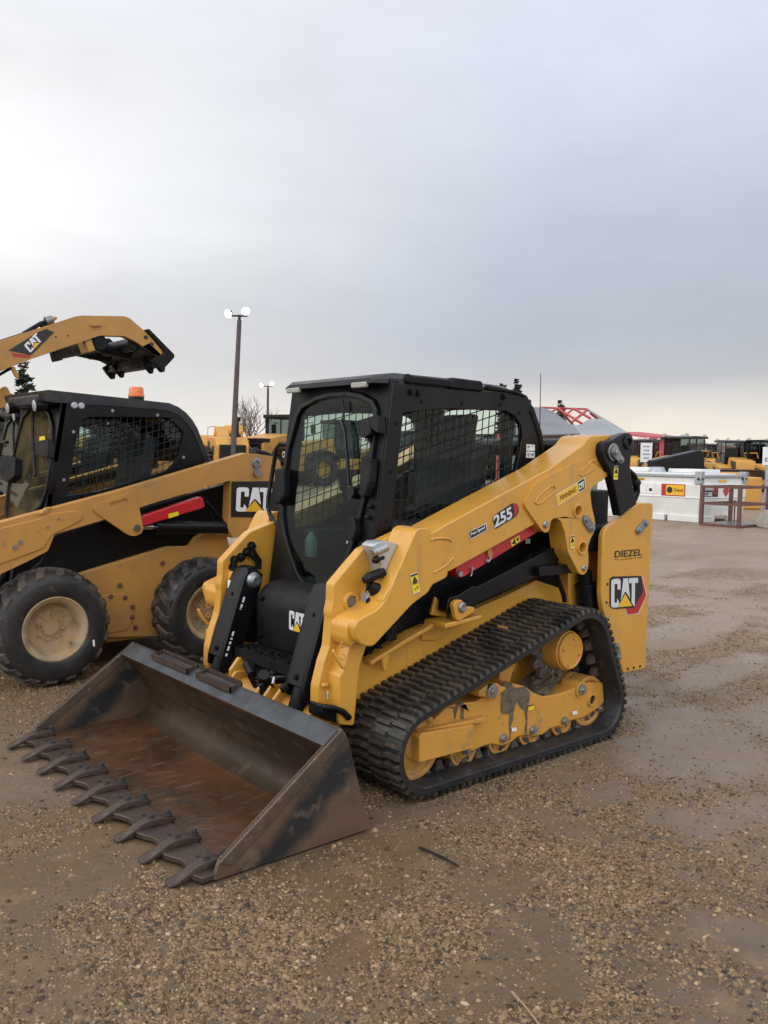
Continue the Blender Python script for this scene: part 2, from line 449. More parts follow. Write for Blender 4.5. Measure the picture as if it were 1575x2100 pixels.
Mt['bucket_lip'] = mat('bucket_lip_steel', (.060, .066, .072), .40, metal=.2, var=[(8, (.036, .037, .038), .42, .62), (22, (.13, .105, .08), .64, .74)], rvar=.12, bump=(40, .2, .004))
Mt['bucket_side'] = mat('bucket_side_rust', (.120, .072, .042), .5, var=[(3.0, (.078, .050, .033), .42, .62), (7, (.016, .016, .017), .015, .075, dict(n=(-0.6411, 0, -0.7675), d=-0.9915, w=.036, a=.14)), (9, (.17, .115, .072), .57, .74), (34, (.22, .165, .11), .66, .78)], rvar=.14, bump=(50, .3, .004))
Mt['bucket_rim'] = mat('worn_rim', (.115, .075, .05), .42, metal=.2, var=[(6, (.065, .05, .04), .42, .62), (30, (.24, .18, .13), .60, .74)], rvar=.14, bump=(50, .3, .004))
Mt['worn_black'] = mat('worn_black_paint', (.013, .013, .015), .4, var=[(5, (.036, .035, .035), .45, .62), (11, (.10, .065, .045), .54, .66), (40, (.17, .125, .09), .64, .76)], rvar=.12, bump=(50, .2, .003))
Mt['tooth'] = mat('tooth_steel', (.068, .045, .034), .42, metal=.25, var=[(9, (.036, .028, .023), .45, .65), (30, (.15, .105, .07), .60, .74)], rvar=.14, bump=(60, .3, .004))
Mt['chrome'] = mat('chrome', (.75, .75, .76), .12, 1.0)
Mt['zinc'] = mat('zinc_steel', (.42, .42, .41), .35, .9, var=[(30, (.25, .24, .22), .5, .7)])
Mt['steel'] = mat('bare_steel', (.30, .32, .33), .35, .8, var=[(12, (.18, .18, .18), .45, .7)], rvar=.1)
Mt['alu'] = mat('silver_casting', (.50, .54, .56), .42, .55, var=[(20, (.36, .38, .38), .5, .7)])
Mt['red'] = mat('red_paint', (.50, .018, .024), .38, var=[(8, (.40, .014, .02), .4, .7)], coat=.2)
Mt['red_decal'] = mat('red_decal', (.42, .02, .03), .35)
Mt['white'] = mat('white_decal', (.78, .78, .76), .4)
Mt['grey_decal'] = mat('silver_decal', (.62, .63, .64), .35)
Mt['dark_decal'] = mat('black_decal', (.012, .012, .013), .35)
Mt['warn'] = mat('warning_yellow', (.80, .60, .015), .4)
Mt['orange_y'] = mat('logo_yellow', (.80, .44, .02), .4)
Mt['amber'] = mat('beacon_orange', (.75, .16, .015), .3, coat=.4)
Mt['lamp'] = mat('lamp_lens', (.45, .46, .46), .15, .3)
Mt['lamp2'] = mat('frosted_lens', (.36, .35, .32), .35)
Mt['mud'] = mat('wet_mud', (.150, .113, .072), .75, var=[(25, (.085, .064, .043), .45, .65), (90, (.22, .17, .11), .6, .7)], bump=(60, .9, .010))
Mt['glass'] = glass('tinted_glass', (.67, .75, .71))
Mt['glass_far'] = glass('dark_cab_glass', (.42, .47, .46))
Mt['glass_side'] = glass('side_glass', (.92, .96, .95))
Mt['glass_dirty'] = glass('dusty_glass', (.70, .76, .70), dust=((.20, .155, .085), .06, .50))
Mt['seat'] = mat('seat_fabric', (.03, .033, .04), .8, bump=(90, .3, .004))
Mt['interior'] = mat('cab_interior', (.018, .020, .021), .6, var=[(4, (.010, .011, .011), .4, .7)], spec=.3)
Mt['bottle'] = mat('pale_bottle', (.16, .22, .20), .2)
Mt['galv'] = mat('galvanised', (.42, .44, .46), .45, .5, var=[(10, (.30, .31, .33), .4, .7)])
Mt['tank'] = mat('tank_white', (.72, .72, .69), .4, var=[(1.6, (.62, .61, .57), .45, .7), (14, (.42, .37, .28), .68, .76)])
Mt['rust_red'] = mat('oxide_red_steel', (.145, .062, .050), .6, var=[(6, (.09, .04, .032), .4, .7)])
Mt['concrete'] = mat('concrete', (.42, .38, .30), .85, var=[(8, (.32, .29, .24), .4, .7)], bump=(40, .3))
Mt['tarp'] = mat('grey_tarp', (.30, .315, .325), .6, var=[(.5, (.23, .24, .25), .35, .7), (3, (.36, .36, .36), .55, .75)], bump=(3, .4, .08))
Mt['tarp2'] = mat('dark_tarp', (.20, .205, .21), .65, var=[(.6, (.15, .15, .155), .4, .7)], bump=(3, .3, .06))
Mt['truss'] = mat('red_truss', (.42, .05, .05), .5)
Mt['red_wall'] = mat('red_cladding', (.50, .07, .085), .6, var=[(.4, (.40, .06, .07), .4, .7)])
Mt['pole'] = mat('pole_wood', (.105, .082, .075), .8, var=[(3, (.07, .055, .05), .4, .7)])
Mt['bark'] = mat('bark', (.13, .105, .092), .85)
Mt['needles'] = mat('spruce_needles', (.030, .042, .030), .7, var=[(2, (.055, .065, .042), .45, .65), (.8, (.018, .026, .02), .45, .65)])
Mt['dozer_dark'] = mat('dirty_dark_steel', (.03, .027, .025), .7, var=[(3, (.075, .055, .04), .45, .7)])
Mt['rust_blade'] = mat('rusty_blade', (.10, .06, .045), .55, var=[(2.5, (.06, .04, .032), .4, .7), (8, (.16, .12, .09), .6, .75)])
Mt['floodlight'] = mat('lit_floodlight', (1, 1, 1), .5, emit=((1, .97, .88), 5))
Mt['stick'] = mat('dry_stick', (.30, .20, .12), .8)

# ------------------------------------------------------------------ tracked loader (main subject)
LD = thing('track_loader', 'clean yellow and black tracked loader with wide toothed bucket lowered on the gravel', 'loader', (-1.9, 0, 0))

# --- tracks
def hull(circles, n=48):
    P = sorted({(round(cx+r*math.cos(2*math.pi*i/n), 5), round(cz+r*math.sin(2*math.pi*i/n), 5)) for cx, cz, r in circles for i in range(n)})
    def half(pts):
        h = []
        for p in pts:
            while len(h) > 1 and (h[-1][0]-h[-2][0])*(p[1]-h[-2][1])-(h[-1][1]-h[-2][1])*(p[0]-h[-2][0]) <= 0: h.pop()
            h.append(p)
        return h
    a, b = half(P), half(P[::-1])
    return a[:-1]+b[:-1]
def resample(pts, n):
    P = [Vector(p) for p in pts]; P.append(P[0]); L = [0]
    for i in range(1, len(P)): L.append(L[-1]+(P[i]-P[i-1]).length)
    out = []; k = 0
    for i in range(n):
        t = L[-1]*i/n
        while L[k+1] < t: k += 1
        out.append(P[k]+(P[k+1]-P[k])*((t-L[k])/(L[k+1]-L[k])))
    return out, L[-1]
IDL, SPR, RID = (-1.28, .215), (-2.41, .51), (-2.60, .20)
def build_track(s):
    tr = MB(s); NL = 92; N = NL*4
    P, L = resample(hull([(*IDL, .193), (*SPR, .228), (*RID, .178)]), N)
    sec = [(.505, .0), (.505, -.034), (.515, -.040), (.895, -.040), (.905, -.032), (.905, -.004), (.90, .0)]
    nS = len(sec); vs, fs = [], []
    for i in range(N):
        T = (P[(i+1) % N]-P[i-1]).normalized(); n = Vector((T.y, -T.x))
        for y, h in sec: vs.append((P[i].x+n.x*h, y, P[i].y+n.y*h))
    for i in range(N):
        j = (i+1) % N
        for k in range(nS):
            k2 = (k+1) % nS
            fs.append((i*nS+k, j*nS+k, j*nS+k2, i*nS+k2))
    tr.add(vs, fs)
    rr = random.Random(3)
    tr.mat(1)
    for i in range(NL):
        for c, (y0, y1, ph) in enumerate(((.500, .598, 0), (.602, .706, .9), (.706, .812, 0), (.816, .912, .9))):
            q = (i*4+ph) % N; a = int(q); f = q-a
            p = P[a]*(1-f)+P[(a+1) % N]*f
            T = (P[(a+2) % N]-P[a-2]).normalized(); n = Vector((T.y, -T.x))
            h = .020+rr.uniform(-.002, .002); w = L/NL*.27
            lo, hi = p-n*.002, p+n*h
            q8 = []
            for pt, ww, ins in ((lo, w, 0), (hi, w*.78, .006)):
                for y in (y0+ins, y1-ins):
                    for sg in (-1, 1): q8.append((pt.x+T.x*ww*sg, y, pt.y+T.y*ww*sg))
            tr.add(q8, [(0, 1, 3, 2), (4, 6, 7, 5), (0, 4, 5, 1), (2, 3, 7, 6), (0, 2, 6, 4), (1, 5, 7, 3)])
    tr.mat(2)
    for i in range(0, NL, 2):                                 # drive lugs inside the belt
        a = i*4; p = P[a]; T = (P[(a+1) % N]-P[a-1]).normalized(); n = Vector((T.y, -T.x))
        for y0, y1 in ((.615, .655), (.745, .785)):
            lo, hi = p-n*.039, p-n*.085; w = L/46*.30; q8 = []
            for pt, ww, ins in ((lo, w, 0), (hi, w*.5, .010)):
                for y in (y0+ins, y1-ins):
                    for sg in (-1, 1): q8.append((pt.x+T.x*ww*sg, y, pt.y+T.y*ww*sg))
            tr.add(q8, [(0, 1, 3, 2), (4, 6, 7, 5), (0, 4, 5, 1), (2, 3, 7, 6), (0, 2, 6, 4), (1, 5, 7, 3)])
    belt = tr.build('rubber_track', [Mt['rubber'], Mt['lug'], Mt['tread']], LD, smooth=40, keep=True)
    return belt
for s in (1, -1): build_track(s)

def wheel_prof(R, w, hub):      # closed flanged disc
    return [(0, 0), (hub, 0), (hub*1.05, -.008), (R*.78, -.02), (R*.86, 0), (R, -.002), (R+.0, -w*.42), (R*.8, -w*.5), (R, -w*.58), (R, -w), (R*.8, -w), (0, -w)]
def build_undercarriage(s):
    u = MB(s)
    side = [(-1.32,0.27),(-1.484,0.366),(-1.57,0.367),(-1.682,0.356),(-1.726,0.371),(-1.838,0.368),(-1.877,0.393),(-1.887,0.423),(-2.049,0.372),(-2.106,0.331),(-2.183,0.299),(-2.279,0.289),(-2.377,0.292),(-2.465,0.299),(-2.589,0.307),(-2.712,0.29),(-2.733,0.176),(-2.701,0.153),(-2.537,0.118),(-2.42,0.122),(-2.368,0.092),(-2.321,0.111),(-2.262,0.111),(-2.193,0.09),(-2.123,0.094),(-2.061,0.116),(-2.0,0.119),(-1.936,0.096),(-1.878,0.095),(-1.791,0.122),(-1.724,0.12),(-1.659,0.112),(-1.541,0.138),(-1.324,0.162)]
    u.prism(side, .56, .80)
    u.prism([(-1.251,0.281),(-1.269,0.296),(-1.607,0.27),(-1.606,0.154),(-1.254,0.16)], .60, .86)
    u.prism([(-1.26,0.299),(-1.703,0.285),(-1.721,0.257),(-1.602,0.266)], .70, .84)
    u.prism([(-1.659,0.417),(-1.702,0.433),(-1.746,0.445),(-1.79,0.438),(-1.819,0.419),(-1.854,0.408),(-1.855,0.392),(-1.815,0.383),(-1.794,0.361),(-1.726,0.37),(-1.693,0.387),(-1.662,0.39)], .70, .835)
    # spring ribs below the pivot and the towing hole at the rear
    fr_ = u.build('track_frame', Mt['yellow_mud'], LD, bevel=.006)
    g = MB(s)
    for c in [(-1.744,0.84,0.407)]: g.lathe([(0, .016), (.020, .016), (.022, .010), (.036, .009), (.037, 0), (.037, -.01)], c, Y, 28); g.cyl(Vector(c)+Y*.014, Vector(c)+Y*.026, .012, seg=6)
    for c in [(-2.5,0.815,0.287)]: g.lathe([(0, .014), (.018, .014), (.020, .008), (.031, .007), (.032, 0), (.032, -.03)], c, Y, 28); g.cyl(Vector(c)+Y*.014, Vector(c)+Y*.024, .012, seg=6)
    g.build('pivot_bolt', Mt['zinc'], fr_)
    u = MB(s)
    c = [(-2.5,0.81,0.287)][0]; c = Vector(c); u.cyl((c.x, .70, c.z), (c.x, .812, c.z), .045, seg=24)
    c = Vector([(-2.606,0.8,0.211)][0]); u.lathe([(.026, -.06), (.026, .012), (.036, .012), (.040, 0), (.040, -.01)], (c.x, .80, c.z), Y, 28)
    u.build('towing_eye', Mt['yellow_mud'], fr_)
    m = MB(s); c = Vector(c); m.cyl((c.x, .745, c.z), (c.x, .803, c.z), .0255, seg=24); m.build('hole_shade_disc', Mt['interior'], fr_)  # dark disc stands in for the shade inside the towing eye
    # mud on the frame
    if s > 0:
        m = MB()
        drips = [[(-1.481,0.367),(-1.582,0.373),(-1.629,0.323),(-1.619,0.32),(-1.606,0.353),(-1.589,0.36),(-1.586,0.259),(-1.58,0.259),(-1.568,0.349),(-1.551,0.362),(-1.537,0.298),(-1.529,0.3),(-1.522,0.355),(-1.5,0.356)],
                 [(-1.851,0.379),(-1.884,0.422),(-2.046,0.374),(-2.071,0.343),(-2.068,0.282),(-2.057,0.252),(-2.06,0.121),(-2.049,0.123),(-2.037,0.255),(-2.008,0.272),(-1.982,0.313),(-1.968,0.295),(-1.95,0.247),(-1.933,0.113),(-1.924,0.115),(-1.926,0.247),(-1.868,0.261),(-1.857,0.326)]]
        for i_, d in enumerate(drips): m.prism(jag(d, .16, i_, 2), .798, .8045)
        m.build('mud_drip', Mt['mud'], fr_); m = MB()
        rr = random.Random(8); nu, nv = 26, 14; vs = []
        for iu in range(nu):
            for iv in range(nv):
                x = -2.36+.44*iu/(nu-1); y = .58+.215*iv/(nv-1)
                vs.append((x, y, .285+.06*((x+2.12)/.22)**2+rr.uniform(0, .018)+.012*math.sin(x*40)*math.sin(y*33)))
        m.add(vs, [(iu*nv+iv, iu*nv+iv+1, (iu+1)*nv+iv+1, (iu+1)*nv+iv) for iu in range(nu-1) for iv in range(nv-1)])
        m.build('caked_mud', Mt['mud'], fr_, keep=True)
    # rollers, idlers
    b = MB(s)
    for x, z in ((-1.612, .13), (-1.876, .137), (-2.104, .135), (-2.367, .135)):
        w = MB(s); w.lathe(wheel_prof(.088, .20, .04), (x, .79, z), Y, 32); w.build('track_roller', Mt['yellow_old'], fr_)
        b.cyl((x, .78, z), (x, .806, z), .024, seg=18); b.bolt((x, .804, z), Y, .016, .022)
    b.bolt([(-2.694,0.8,0.144)][0], Y, .015, .02)
    b.build('roller_bolt', Mt['zinc'], fr_)
    w = MB(s); w.lathe(wheel_prof(.158, .2, .06), (IDL[0], .805, IDL[1]), Y, 40); w.build('front_idler', Mt['yellow_old'], LD, bevel=.004)
    w = MB(s); w.lathe(wheel_prof(.140, .2, .06), (RID[0], .790, RID[1]), Y, 40); w.build('rear_idler', Mt['yellow_old'], LD, bevel=.004)
    # sprocket
    w = MB(s); n = 13; prof = []
    for i in range(n):
        a = 2*math.pi*i/n
        for da, r in ((-.16, .150), (-.11, .182), (-.05, .192), (.05, .192), (.11, .182), (.16, .150)):
            prof.append((SPR[0]+r*math.cos(a+da), SPR[1]+r*math.sin(a+da)))
    w.prism(prof, .655, .69)
    sp = w.build('drive_sprocket', Mt['muddy_steel'], LD, bevel=.003)
    b = MB(s)
    for i in range(12):
        a = 2*math.pi*(i+.5)/12; b.bolt((SPR[0]+.128*math.cos(a), .69, SPR[1]+.128*math.sin(a)), Y, .012, .018)
    b.build('sprocket_bolt', Mt['steel'], sp)
    h = MB(s); h.lathe([(0, .0), (.084, .0), (.086, .004), (.094, .004), (.101, -.004), (.101, -.016), (.108, -.02), (.110, -.115), (.0, -.115)], (SPR[0], .805, SPR[1]), Y, 48)
    for i in range(4):
        a = math.pi/2*i+.3; h.lathe([(.0, .008), (.006, .008), (.012, .008), (.013, 0)], (SPR[0]+.072*math.cos(a), .805, SPR[1]+.072*math.sin(a)), Y, 14)
    h.box(SPR[0]-.035, SPR[0]+.035, .803, .808, SPR[1]+.034, SPR[1]+.038)
    fd = h.build('final_drive', Mt['yellow_mud'], LD, bevel=.003)
    h = MB(s); h.prism([(SPR[0]+.18, .36), (SPR[0]+.24, .42), (SPR[0]+.30, .62), (SPR[0]+.16, .62), (SPR[0]+.15, .40)], .50, .56)
    h.prism([(SPR[0]+.42, .36), (SPR[0]+.33, .36), (SPR[0]+.22, .60), (SPR[0]+.36, .66)], .56, .66)
    h.build('drive_bracket', Mt['yellow_mud'], LD, bevel=.004)
for s in (1, -1): build_undercarriage(s)

# --- chassis
c = MB()
top = [(-1.187,0.573),(-1.264,0.572),(-1.325,0.606),(-1.509,0.67),(-1.713,0.713),(-1.831,0.698),(-1.959,0.736),(-2.212,0.788),(-2.466,0.856)]
poly = [(-1.02, .22)]+top+[(-2.72, .78), (-2.95, .70), (-2.95, .26), (-2.6, .22)]
for s in (1, -1): c.mir = s; c.prism(poly, .42, .50)
c.mir = 1
c.box(-2.9, -1.12, -.42, .42, .20, .50)
for s in (1, -1):
    c.mir = s
    led = [(-1.203,0.577),(-1.329,0.62),(-1.456,0.665),(-1.587,0.705),(-1.655,0.725),(-1.77,0.704),(-1.869,0.735)]
    c.prism(led+[(a, b-.022) for a, b in led[::-1]], .49, .565)
    c.prism([(-1.271,0.594),(-1.329,0.611),(-1.308,0.514),(-1.289,0.514)], .53, .56)
    c.prism([(-1.571,0.685),(-1.639,0.709),(-1.757,0.699),(-1.746,0.639),(-1.676,0.609),(-1.573,0.622)], .50, .515)
chas = c.build('chassis', Mt['yellow'], LD, bevel=.004)
b = MB()
for s in (1, -1):
    b.mir = s
    b.prism([(-1.12, .50), (-1.10, .66), (-1.33, .86), (-1.33, 1.12), (-2.62, 1.20), (-2.95, 1.12), (-2.95, .5)], .40, .455)
b.mir = 1
b.box(-2.92, -1.34, -.40, .40, .52, .80)
b.box(-3.20, -2.62, -.44, .44, .30, 1.02)
b.box(-3.24, -2.60, -.44, .66, 1.02, 1.16); b.box(-3.22, -2.60, -.66, .44, 1.0, 1.36)
eng = b.build('engine_housing', Mt['black_rough'], LD, bevel=.012)
b = MB()
for q in [(-1.215,0.53,0.605),(-1.276,0.53,0.624),(-1.548,0.53,0.711)]: b.bolt(q, Z, .014, .014)
for q in [(-1.345,0.52,0.686)]: b.cyl((q[0], q[1], q[2]-.03), (q[0], q[1], q[2]+.045), .042, seg=24); b.cyl((q[0], q[1], q[2]+.045), (q[0], q[1], q[2]+.055), .036, .03, seg=24)
b.build('filler_cap', Mt['black_rough'], LD, bevel=.004)
b = MB(); b.poly([(q[0], .462, q[2]) for q in [(-2.405,0.46,1.09),(-2.447,0.46,1.091),(-2.45,0.46,1.064),(-2.409,0.46,1.064)]]); b.build('data_plate', Mt['grey_decal'], eng)

# --- lift arms
ARM = .70
beam = [(-1.418,1.174),(-1.784,1.308),(-2.302,1.493),(-2.594,1.63),(-2.643,1.677),(-2.851,1.693),(-2.867,1.635),(-2.832,1.452),(-2.659,1.385),(-2.221,1.206),(-1.621,1.006),(-1.434,0.951),(-1.305,0.857),(-1.175,0.792),(-1.152,0.892),(-1.255,1.021),(-1.317,1.116)]
over = [(-2.083,1.309),(-2.172,1.415),(-2.307,1.464),(-2.594,1.558),(-2.817,1.461),(-2.644,1.385),(-2.661,1.294),(-2.704,1.193),(-2.699,1.143),(-2.66,1.095),(-2.643,1.056),(-2.655,0.965),(-2.643,0.916),(-2.607,0.898),(-2.566,0.916),(-2.523,0.969),(-2.465,1.036),(-2.437,1.139),(-2.395,1.213),(-2.349,1.232),(-2.308,1.218),(-2.3,1.164),(-2.271,1.151),(-2.241,1.163)]
outer = [(-1.35,1.21),(-1.435,1.211),(-1.462,1.138),(-1.535,1.149),(-1.566,0.966),(-1.458,0.935),(-1.435,0.901),(-1.336,0.856),(-1.114,0.693),(-1.093,0.685),(-1.044,0.695),(-1.006,0.727),(-0.994,0.782),(-1.005,0.811),(-1.068,0.834),(-1.128,0.852),(-1.18,0.905),(-1.221,0.985),(-1.305,1.129)]
inner = [(-0.996,0.955),(-1.164,1.106),(-1.452,1.199),(-1.517,1.176),(-1.582,1.01),(-1.297,0.777),(-1.199,0.646),(-1.157,0.545),(-1.131,0.272),(-1.043,0.294),(-0.932,0.344),(-0.916,0.388),(-0.917,0.491),(-0.948,0.602),(-0.976,0.667),(-0.988,0.796),(-0.982,0.824),(-0.995,0.878)]
foot = [(-1.038,0.716),(-1.075,0.684),(-1.13,0.673),(-1.09,0.572),(-1.065,0.306),(-0.978,0.328),(-0.974,0.555),(-0.998,0.571),(-1.006,0.618)]
knee = [(-0.984,0.78),(-1.0,0.805),(-1.116,0.817),(-1.169,0.832),(-1.101,0.698),(-1.054,0.71),(-1.007,0.682),(-0.985,0.719)]
def build_arm(s):
    a = MB(s)
    a.prism(round_poly(beam, .02), .50, ARM)
    a.prism(inset(round_poly(outer, .03), 0), .535, .702)
    a.prism(round_poly(inner, .012, 2), .475, .535)
    a.prism(round_poly(foot, .015, 2), .53, .62)
    a.prism(round_poly(knee, .04), .53, .655)
    arm = a.build('lift_arm', Mt['yellow'], LD, bevel=.007)
    o = MB(s); hs = [[(h[0]+.028*math.cos(2*math.pi*i/20), h[2]+.028*math.sin(2*math.pi*i/20)) for i in range(20)] for h in [(-2.536,0.715,1.262),(-2.585,0.715,1.056)]]
    o.prism(round_poly(over, .03), .60, .716, holes=hs)
    for h in [(-2.536,0.715,1.262),(-2.585,0.715,1.056)]: o.lathe([(.029, -.10), (.029, .010), (.034, .012), (.040, .010), (.040, -.01)], (h[0], .715, h[2]), Y, 28)
    # pressed ribs in the beam side
    pl = o.build('link_plate', Mt['yellow'], arm, bevel=.005)
    rb = MB(s)
    for ring in ([(-2.172,0.719,1.318),(-2.192,0.719,1.346),(-2.291,0.719,1.401),(-2.32,0.719,1.405),(-2.336,0.719,1.384),(-2.322,0.719,1.367),(-2.229,0.719,1.317),(-2.187,0.719,1.307)], [(-2.546,0.719,1.462),(-2.553,0.719,1.482),(-2.646,0.719,1.541),(-2.683,0.719,1.547),(-2.692,0.719,1.512),(-2.665,0.719,1.492),(-2.578,0.719,1.462),(-2.555,0.719,1.458)]):
        rb.tube(list(ring)+[ring[0]], .0045, 6)
    for seg in ([(-1.437,0.703,1.15),(-1.46,0.703,1.157),(-1.529,0.703,1.156),(-1.565,0.703,1.15),(-1.58,0.703,1.138)], [(-1.465,0.703,0.994),(-1.546,0.703,1.023),(-1.592,0.703,1.058)]):
        rb.tube(seg, .006, 6)
    rb.build('pressed_rib', Mt['yellow'], arm)
    pn = MB(s)
    for h, r in zip([(-2.263,0.716,1.197),(-2.611,0.716,0.94)], (.021, .019)): pn.lathe([(0, .010), (r*.6, .012), (r, .006), (r, -.02)], h, Y, 20)
    for a0, b0, y in zip([(-2.607,0.72,1.211)], [(-2.661,0.72,1.163)], (.716,)):
        A, B = Vector((a0[0], y, a0[2])), Vector((b0[0], y, b0[2]))
        dd = (B-A).normalized(); nn = Vector((-dd.z, 0, dd.x)); R = .026
        pts = [(A.x, A.z)]; pts = []
        for ctr, st in ((A, math.pi/2), (B, -math.pi/2)):
            for i in range(9):
                t = st+math.pi*i/8; v = dd*math.cos(t)+nn*math.sin(t); pts.append((ctr.x+v.x*R, ctr.z+v.z*R))
        pn.prism(pts, .716, .730); pn.bolt((A.x, .73, A.z), Y, .013, .008); pn.bolt((B.x, .73, B.z), Y, .013, .012)
    pn.build('pin_retainer', Mt['steel'], arm, bevel=.002)
    # boss for the tilt cylinder, and the small parts cast on the foot
    bs = MB(s)
    bs.cyl((-1.09, .44, .865), (-1.09, .48, .865), .065, seg=28)
    bs.prism(round_poly([(-1.03,0.722),(-1.045,0.725),(-1.069,0.701),(-1.057,0.667),(-1.044,0.679),(-1.027,0.675)], .004, 2), .61, .634)
    bs.tube([(-0.932,0.625,0.676),(-0.951,0.625,0.636),(-0.986,0.625,0.591),(-0.999,0.625,0.586)], .008, 8)
    bs.tube([(-0.934,0.545,0.498),(-0.951,0.545,0.499),(-0.966,0.545,0.497)], .012, 8)
    for q in [(-0.992,0.622,0.693),(-0.991,0.622,0.637)]: bs.lathe([(.009, 0), (.012, .004), (.016, 0)], (q[0], .62, q[2]), Y, 14)
    bs.build('arm_boss', Mt['yellow'], arm, bevel=.006)
    pn = MB(s)
    q = [(-1.098,0.545,0.866)][0]
    pn.lathe([(0, -.004), (.024, -.004), (.026, .002)], (q[0], .54, q[2]), Y, 24); pn.build('pivot_pin', Mt['steel'], arm)
    hb = MB(s); hb.lathe([(.027, .002), (.031, .012), (.040, .012), (.046, .0)], (q[0], .535, q[2]), Y, 28); hb.build('pin_boss', Mt['yellow'], arm)
    return arm
armL, armR = build_arm(1), build_arm(-1)

# torsion tube between the arms and the black bell crank at the rear
t = MB(); t.cyl((-2.80, -.62, 1.615), (-2.80, .60, 1.615), .052, seg=28); t.build('torsion_tube', Mt['black'], LD)
lever = [(-2.709,1.638),(-2.742,1.652),(-2.793,1.659),(-2.884,1.694),(-2.931,1.706),(-2.973,1.704),(-3.002,1.68),(-3.011,1.624),(-2.982,1.553),(-2.983,1.49),(-3.014,1.392),(-3.065,1.288),(-2.983,1.259),(-2.902,1.218),(-2.867,1.309),(-2.832,1.393),(-2.78,1.496),(-2.732,1.536),(-2.7,1.59)]
for s in (1, -1):
    l = MB(s); hb = [(-2.945,0.745,1.649)][0]
    l.prism(round_poly(lever, .02), .69, .745)
    l.lathe([(.022, -.04), (.022, .012), (.040, .012), (.042, 0)], (hb[0], .745, hb[2]), Y, 28)
    lv = l.build('bell_crank', Mt['black'], LD, bevel=.006)
    p = MB(s)
    A, B = [(-2.801,0.76,1.591),(-2.857,0.76,1.549)]; A, B = Vector((A[0], .745, A[2])), Vector((B[0], .745, B[2]))
    dd = (B-A).normalized(); nn = Vector((-dd.z, 0, dd.x)); pts = []
    for ctr, st, R in ((A, math.pi/2, .032), (B, -math.pi/2, .022)):
        for i in range(9):
            tt = st+math.pi*i/8; v = dd*math.cos(tt)+nn*math.sin(tt); pts.append((ctr.x+v.x*R, ctr.z+v.z*R))
    p.prism(pts, .757, .770); p.cyl(A, A+Y*.012, .05, seg=28); p.bolt(A+Y*.025, Y, .017, .012); p.bolt(B+Y*.025, Y, .013, .012)
    p.build('pin_retainer', Mt['steel'], lv, bevel=.002)
    h = MB(s); h.tube([(-3.093,0.66,1.489),(-3.151,0.66,1.46),(-3.19,0.66,1.416),(-3.199,0.66,1.358),(-3.168,0.66,1.307),(-3.113,0.66,1.272)], .014, 8); h.tube([(-3.145,0.63,1.467),(-3.186,0.63,1.43),(-3.208,0.63,1.386),(-3.207,0.63,1.342),(-3.181,0.63,1.305)], .012, 8)
    h.cyl(*[(-3.148,0.66,1.417),(-3.199,0.66,1.413)], .02, seg=12)
    h.build('hydraulic_hose', Mt['black_rough'], lv)

# rear side panel and rear tower
pan = [(-3.122,1.296),(-3.273,1.292),(-3.276,1.242),(-3.269,0.91),(-3.261,0.562),(-3.261,0.273),(-3.026,0.28),(-2.998,0.337),(-2.88,0.532),(-2.8,0.696),(-2.779,0.769),(-2.775,1.117),(-2.805,1.157),(-2.931,1.21)]
for s in (1, -1):
    p = MB(s); p.prism(round_poly(pan, .02, 3), .685, .72)
    rp = p.build('rear_panel', Mt['yellow'], LD, bevel=.006)
    q = MB(s)
    for A, B in ([(-3.119,0.725,1.132),(-3.186,0.725,1.172)], [(-2.935,0.725,0.455),(-2.957,0.725,0.387)]):
        A, B = Vector((A[0], .72, A[2])), Vector((B[0], .72, B[2]))
        dd = (B-A).normalized(); nn = Vector((-dd.z, 0, dd.x)); pts = []
        for ctr, st, R in ((A, math.pi/2, .024), (B, -math.pi/2, .024)):
            for i in range(9):
                tt = st+math.pi*i/8; v = dd*math.cos(tt)+nn*math.sin(tt); pts.append((ctr.x+v.x*R, ctr.z+v.z*R))
        q.prism(pts, .72, .735); q.bolt(A+Y*.015, Y, .013, .010); q.bolt(B+Y*.015, Y, .014, .012)
    q.build('pin_retainer', Mt['steel'], rp, bevel=.002)
    q = MB(s)
    for h in [(-2.833,0.721,0.831),(-2.83,0.721,0.725),(-2.852,0.721,0.622),(-2.881,0.721,0.519),(-3.069,0.721,0.301),(-3.131,0.721,0.299),(-3.197,0.721,0.298)]: q.cyl(h, Vector(h)+Y*.003, .008, seg=10)
    q.build('plug_hole', Mt['dark_decal'], rp)
    t = MB(s); t.prism([(-2.74, .52), (-2.70, .95), (-2.82, 1.02), (-3.10, 1.02), (-3.22, .80), (-3.22, .30), (-2.80, .30)], .46, .54)
    t.box(-3.26, -3.20, .50, .69, .30, 1.10)
    t.build('rear_tower', Mt['yellow'], LD, bevel=.008)
g = MB(); g.box(-3.30, -3.24, -.66, .66, .32, 1.05)
for k in range(9): g.box(-3.315, -3.30, -.5, .5, .45+k*.06, .475+k*.06)
g.build('rear_door', Mt['black_rough'], LD, bevel=.01, keep=True)

